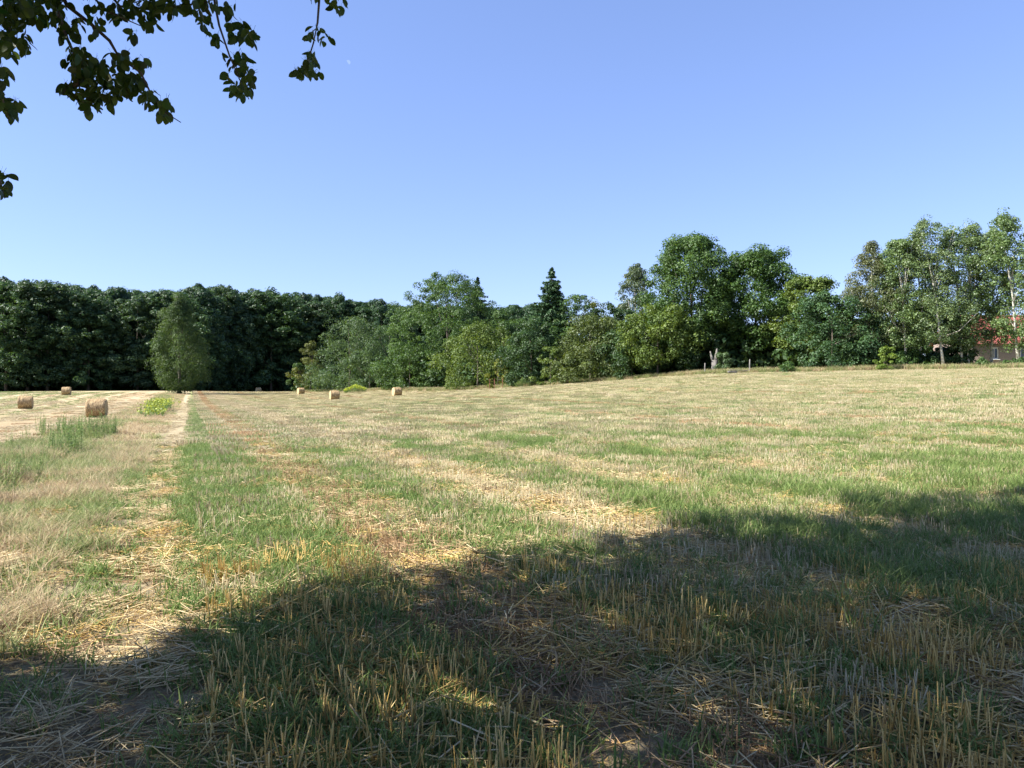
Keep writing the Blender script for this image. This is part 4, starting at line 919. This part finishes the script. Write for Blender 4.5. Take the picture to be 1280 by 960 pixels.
for k, (pl_, dep) in TW.items():
    p = [P(u, v, dep + .05 * math.sin(i * 2.1)) - pear.location for i, (u, v) in enumerate(pl_)]
    r0 = .011 if k in 'ab' else .008
    mb.tube(p, [max(.0022, r0 * (1 - .8 * i / (len(p) - 1))) for i in range(len(p))], 6)
    if k != 'i': tops.append(p[0])
fork = Vector((.25, .5, 2.2))
tb = MB(); tb.tube([(0, 0, -.3), (.05, .1, .6), (.15, .3, 1.4), fork], [.24, .19, .17, .15], 10)
rng = np.random.default_rng(501)
limbs = []
for an, L, zt in [(.4, 2.6, 5.2), (1.3, 2.8, 4.6), (2.4, 2.8, 5.0), (3.6, 2.6, 5.6), (5.0, 2.6, 5.2), (0, .4, 6.6)]:
    end = fork + Vector((math.cos(an) * L, math.sin(an) * L, zt - fork.z)); mid = fork.lerp(end, .5) + Vector((0, 0, .35)); tb.tube([fork, mid, end], [.11, .07, .02], 7); limbs.append((fork, mid, end))
    for k in range(5):
        a = mid.lerp(end, rng.uniform(0, 1)); c = Vector(C1[np.argmin(np.linalg.norm(C1 - off - np.array(a) - rng.normal(size=3) * 1.2, axis=1))] - off); tb.tube([a, a.lerp(c, .5) + Vector((0, 0, .1)), c], [.025, .015, .006], 5)
bough = [fork, Vector((1.0, 1.6, 3.0)), Vector((2.2, 2.4, 3.55)), Vector((3.4, 2.75, 3.75))]
tb.tube(bough, [.10, .07, .045, .02], 7)
for t_ in tops:
    b = min((bough[i].lerp(bough[i + 1], f) for i in range(3) for f in (0, .25, .5, .75, 1)), key=lambda q: (q - t_).length)
    tb.tube([b, b.lerp(t_, .5) + Vector((0, 0, .12)), t_], [.018, .013, .0105], 6)
tb.build('trunk', M['bark'], pear, True)
mb.build('twigs', M['twig'], pear, True)
def pear_leaf_mesh(seed):
    rng = np.random.default_rng(seed); V = []; Fc = []; n_ = 7; curl = rng.uniform(.05, .35); fold = rng.uniform(.12, .4); wd = rng.uniform(.28, .37)
    for i in range(n_):
        f = i / (n_ - 1); wv = wd * (math.sin(math.pi * f ** .92) ** .62 if 0 < f < 1 else 0.015); z = -curl * f * f
        V += [(-wv, f, z + fold * wv), (0, f, z), (wv, f, z + fold * wv)]
    for i in range(n_ - 1):
        a = i * 3; Fc += [(a, a + 1, a + 4, a + 3), (a + 1, a + 2, a + 5, a + 4)]
    b = len(V); V += [(-.012, -.42, .05), (.012, -.42, .05), (.012, .03, 0), (-.012, .03, 0)]; Fc.append((b, b + 1, b + 2, b + 3))
    return mesh_from('leaf', V, Fc, [rng.random()] * len(Fc), smooth=True, mats=(M['pear'],))
PL = [pear_leaf_mesh(520 + i) for i in range(6)]
BL = [(20, 12, 30, 22, 40), (60, 14, 25, 18, 26), (15, 45, 18, 18, 14), (8, 65, 8, 10, 6), (30, 60, 10, 8, 5), (85, 40, 16, 14, 14), (92, 72, 14, 12, 14), (115, 92, 22, 15, 32), (135, 118, 24, 17, 34), (100, 112, 14, 16, 14),
      (85, 115, 8, 9, 5), (115, 136, 12, 8, 7), (160, 108, 17, 15, 22), (150, 78, 20, 10, 10), (178, 83, 9, 7, 5), (185, 125, 9, 9, 9), (205, 138, 9, 14, 12), (118, 20, 13, 15, 7), (150, 16, 18, 13, 15), (180, 12, 22, 15, 20),
      (185, 32, 12, 8, 5), (215, 10, 18, 13, 16), (240, 6, 20, 15, 16), (262, 3, 14, 9, 8), (120, 43, 6, 8, 2), (165, 46, 6, 6, 2), (256, 35, 9, 11, 5), (268, 50, 8, 8, 3), (290, 17, 10, 9, 5), (300, 43, 15, 15, 15), (314, 53, 9, 11, 7),
      (300, 82, 12, 13, 14), (312, 98, 8, 9, 7), (297, 112, 8, 9, 7), (283, 100, 4, 4, 1), (307, 120, 6, 5, 4), (278, 72, 4, 4, 1), (393, 0, 8, 6, 3), (420, 6, 13, 10, 7), (395, 46, 9, 9, 6), (408, 56, 6, 6, 2), (388, 78, 9, 9, 8), (378, 92, 11, 7, 9), (391, 95, 8, 5, 4),
      (3, 98, 6, 11, 5), (4, 127, 6, 9, 5), (11, 143, 8, 9, 6), (20, 133, 6, 3, 2), (3, 232, 8, 14, 8), (-20, 60, 16, 50, 14), (-20, 190, 12, 50, 10), (100, -20, 90, 14, 40), (230, -22, 60, 14, 24), (400, -25, 20, 16, 8)]
leaves = []
for u, v, ru, rv, n_ in BL:
    dep0 = 3.3 if u < 30 else 3.6 + (u - 60) * .0012
    for k in range(int(n_ * 2.3 + .5)):
        a = random.uniform(0, 6.283); q = math.sqrt(random.random()); dep = dep0 + random.gauss(0, .11)
        p = P(u + ru * q * math.cos(a), v + rv * q * math.sin(a) - 6, dep)
        ax = Vector((random.gauss(0, .55), random.gauss(0, .45), -random.uniform(.25, 1.1))).normalized(); nn = Vector((random.gauss(0, .8), random.gauss(-.25, .8), random.gauss(.45, .5)))
        nn = (nn - ax * nn.dot(ax)).normalized(); s = random.uniform(.040, .060)
        leaves.append((p, ax, nn, s, v))
leaves.sort(key=lambda t_: -(t_[3] + (1 if t_[4] > -8 else 0)))
ev, ef, et = [], [], []
for i, (p, ax, nn, s, v) in enumerate(leaves):
    xx = ax.cross(nn); mt = Matrix((xx, ax, nn)).transposed().to_4x4(); loc = p - pear.location
    if i < 300:
        o = link('leaf', PL[i % 6], pear, tuple(c * random.uniform(.75, 1.3) for c in PEARC)); o.matrix_local = Matrix.Translation(loc) @ mt @ Matrix.Scale(s, 4)
    else:
        m4 = Matrix.Translation(loc) @ mt @ Matrix.Scale(s, 4); me_ = PL[i % 6]; b = len(ev); tv = random.random()
        ev += [m4 @ vv.co for vv in me_.vertices]
        for f in me_.polygons: ef.append(tuple(b + q for q in f.vertices)); et.append(tv)
o = link('leaves', mesh_from('leaves', ev, ef, et, smooth=True, mats=(M['pear'],)), pear, PEARC); o['kind'] = 'stuff'
o = link('crown', mesh_from('crown', Vp - off, Fp, Tp, mats=(M['pear'],)), pear, PEARC)
# the taller tree
lime = empty('lime_tree', (1.6, -1.4, gz(1.6, -1.4))); tag(lime, 'tall tree beside the viewer, seen only by its shadow on the near field', 'tree'); off2 = np.array(lime.location)
me, C2 = shade_crown(540, (0.2, 3.4, 8.2), (7.8, 7.2, 3.4), 860, 66, .75, .10, M['leaf'])
V2_, F2_, T2_ = prune(me)
link('crown', mesh_from('crown', V2_ - off2, F2_, T2_, mats=(M['leaf'],)), lime, MID)
tb = MB(); tb.tube([(0, 0, -.3), (0, .1, 2), (-.1, .4, 4.5), (-.3, 1.2, 8), (-.4, 2, 10.5)], [.34, .27, .22, .13, .03], 10)
for k in range(16):
    c = Vector(C2[rng.integers(len(C2))] - off2); a = Vector((-.1, .4, 4.5)).lerp(Vector((-.3, 1.2, 8)), rng.random()); tb.tube([a, a.lerp(c, .5) + Vector((0, 0, .2)), c], [.09, .05, .012], 6)
tb.build('trunk', M['bark'], lime, True)

# ------------------------------------------------------------------ the pale day moon
m, n, l, bs = new_mat('moon'); em = node(n, 'ShaderNodeEmission'); em.inputs[0].default_value = (.80, .88, 1, 1); em.inputs[1].default_value = .9
tr = node(n, 'ShaderNodeBsdfTransparent'); ms = node(n, 'ShaderNodeMixShader'); ms.inputs[0].default_value = .07
l.new(tr.outputs[0], ms.inputs[1]); l.new(em.outputs[0], ms.inputs[2]); l.new(ms.outputs[0], n['Material Output'].inputs[0])
pm = P(435, 78, 5000); mb = MB(); rm = 16
for k in range(25):
    a = math.pi * k / 24 - .5 * math.pi; mb.V += [Vector((math.cos(a) * rm, 0, math.sin(a) * rm)), Vector((-.15 * rm * math.cos(a), 0, math.sin(a) * rm))]
for k in range(24): mb.F.append((2 * k, 2 * k + 1, 2 * k + 3, 2 * k + 2))
o = mb.build('moon', m); o.location = pm; o.rotation_euler = (0, -.6, 0); o['kind'] = 'structure'; o['label'] = 'pale half moon in the day sky'
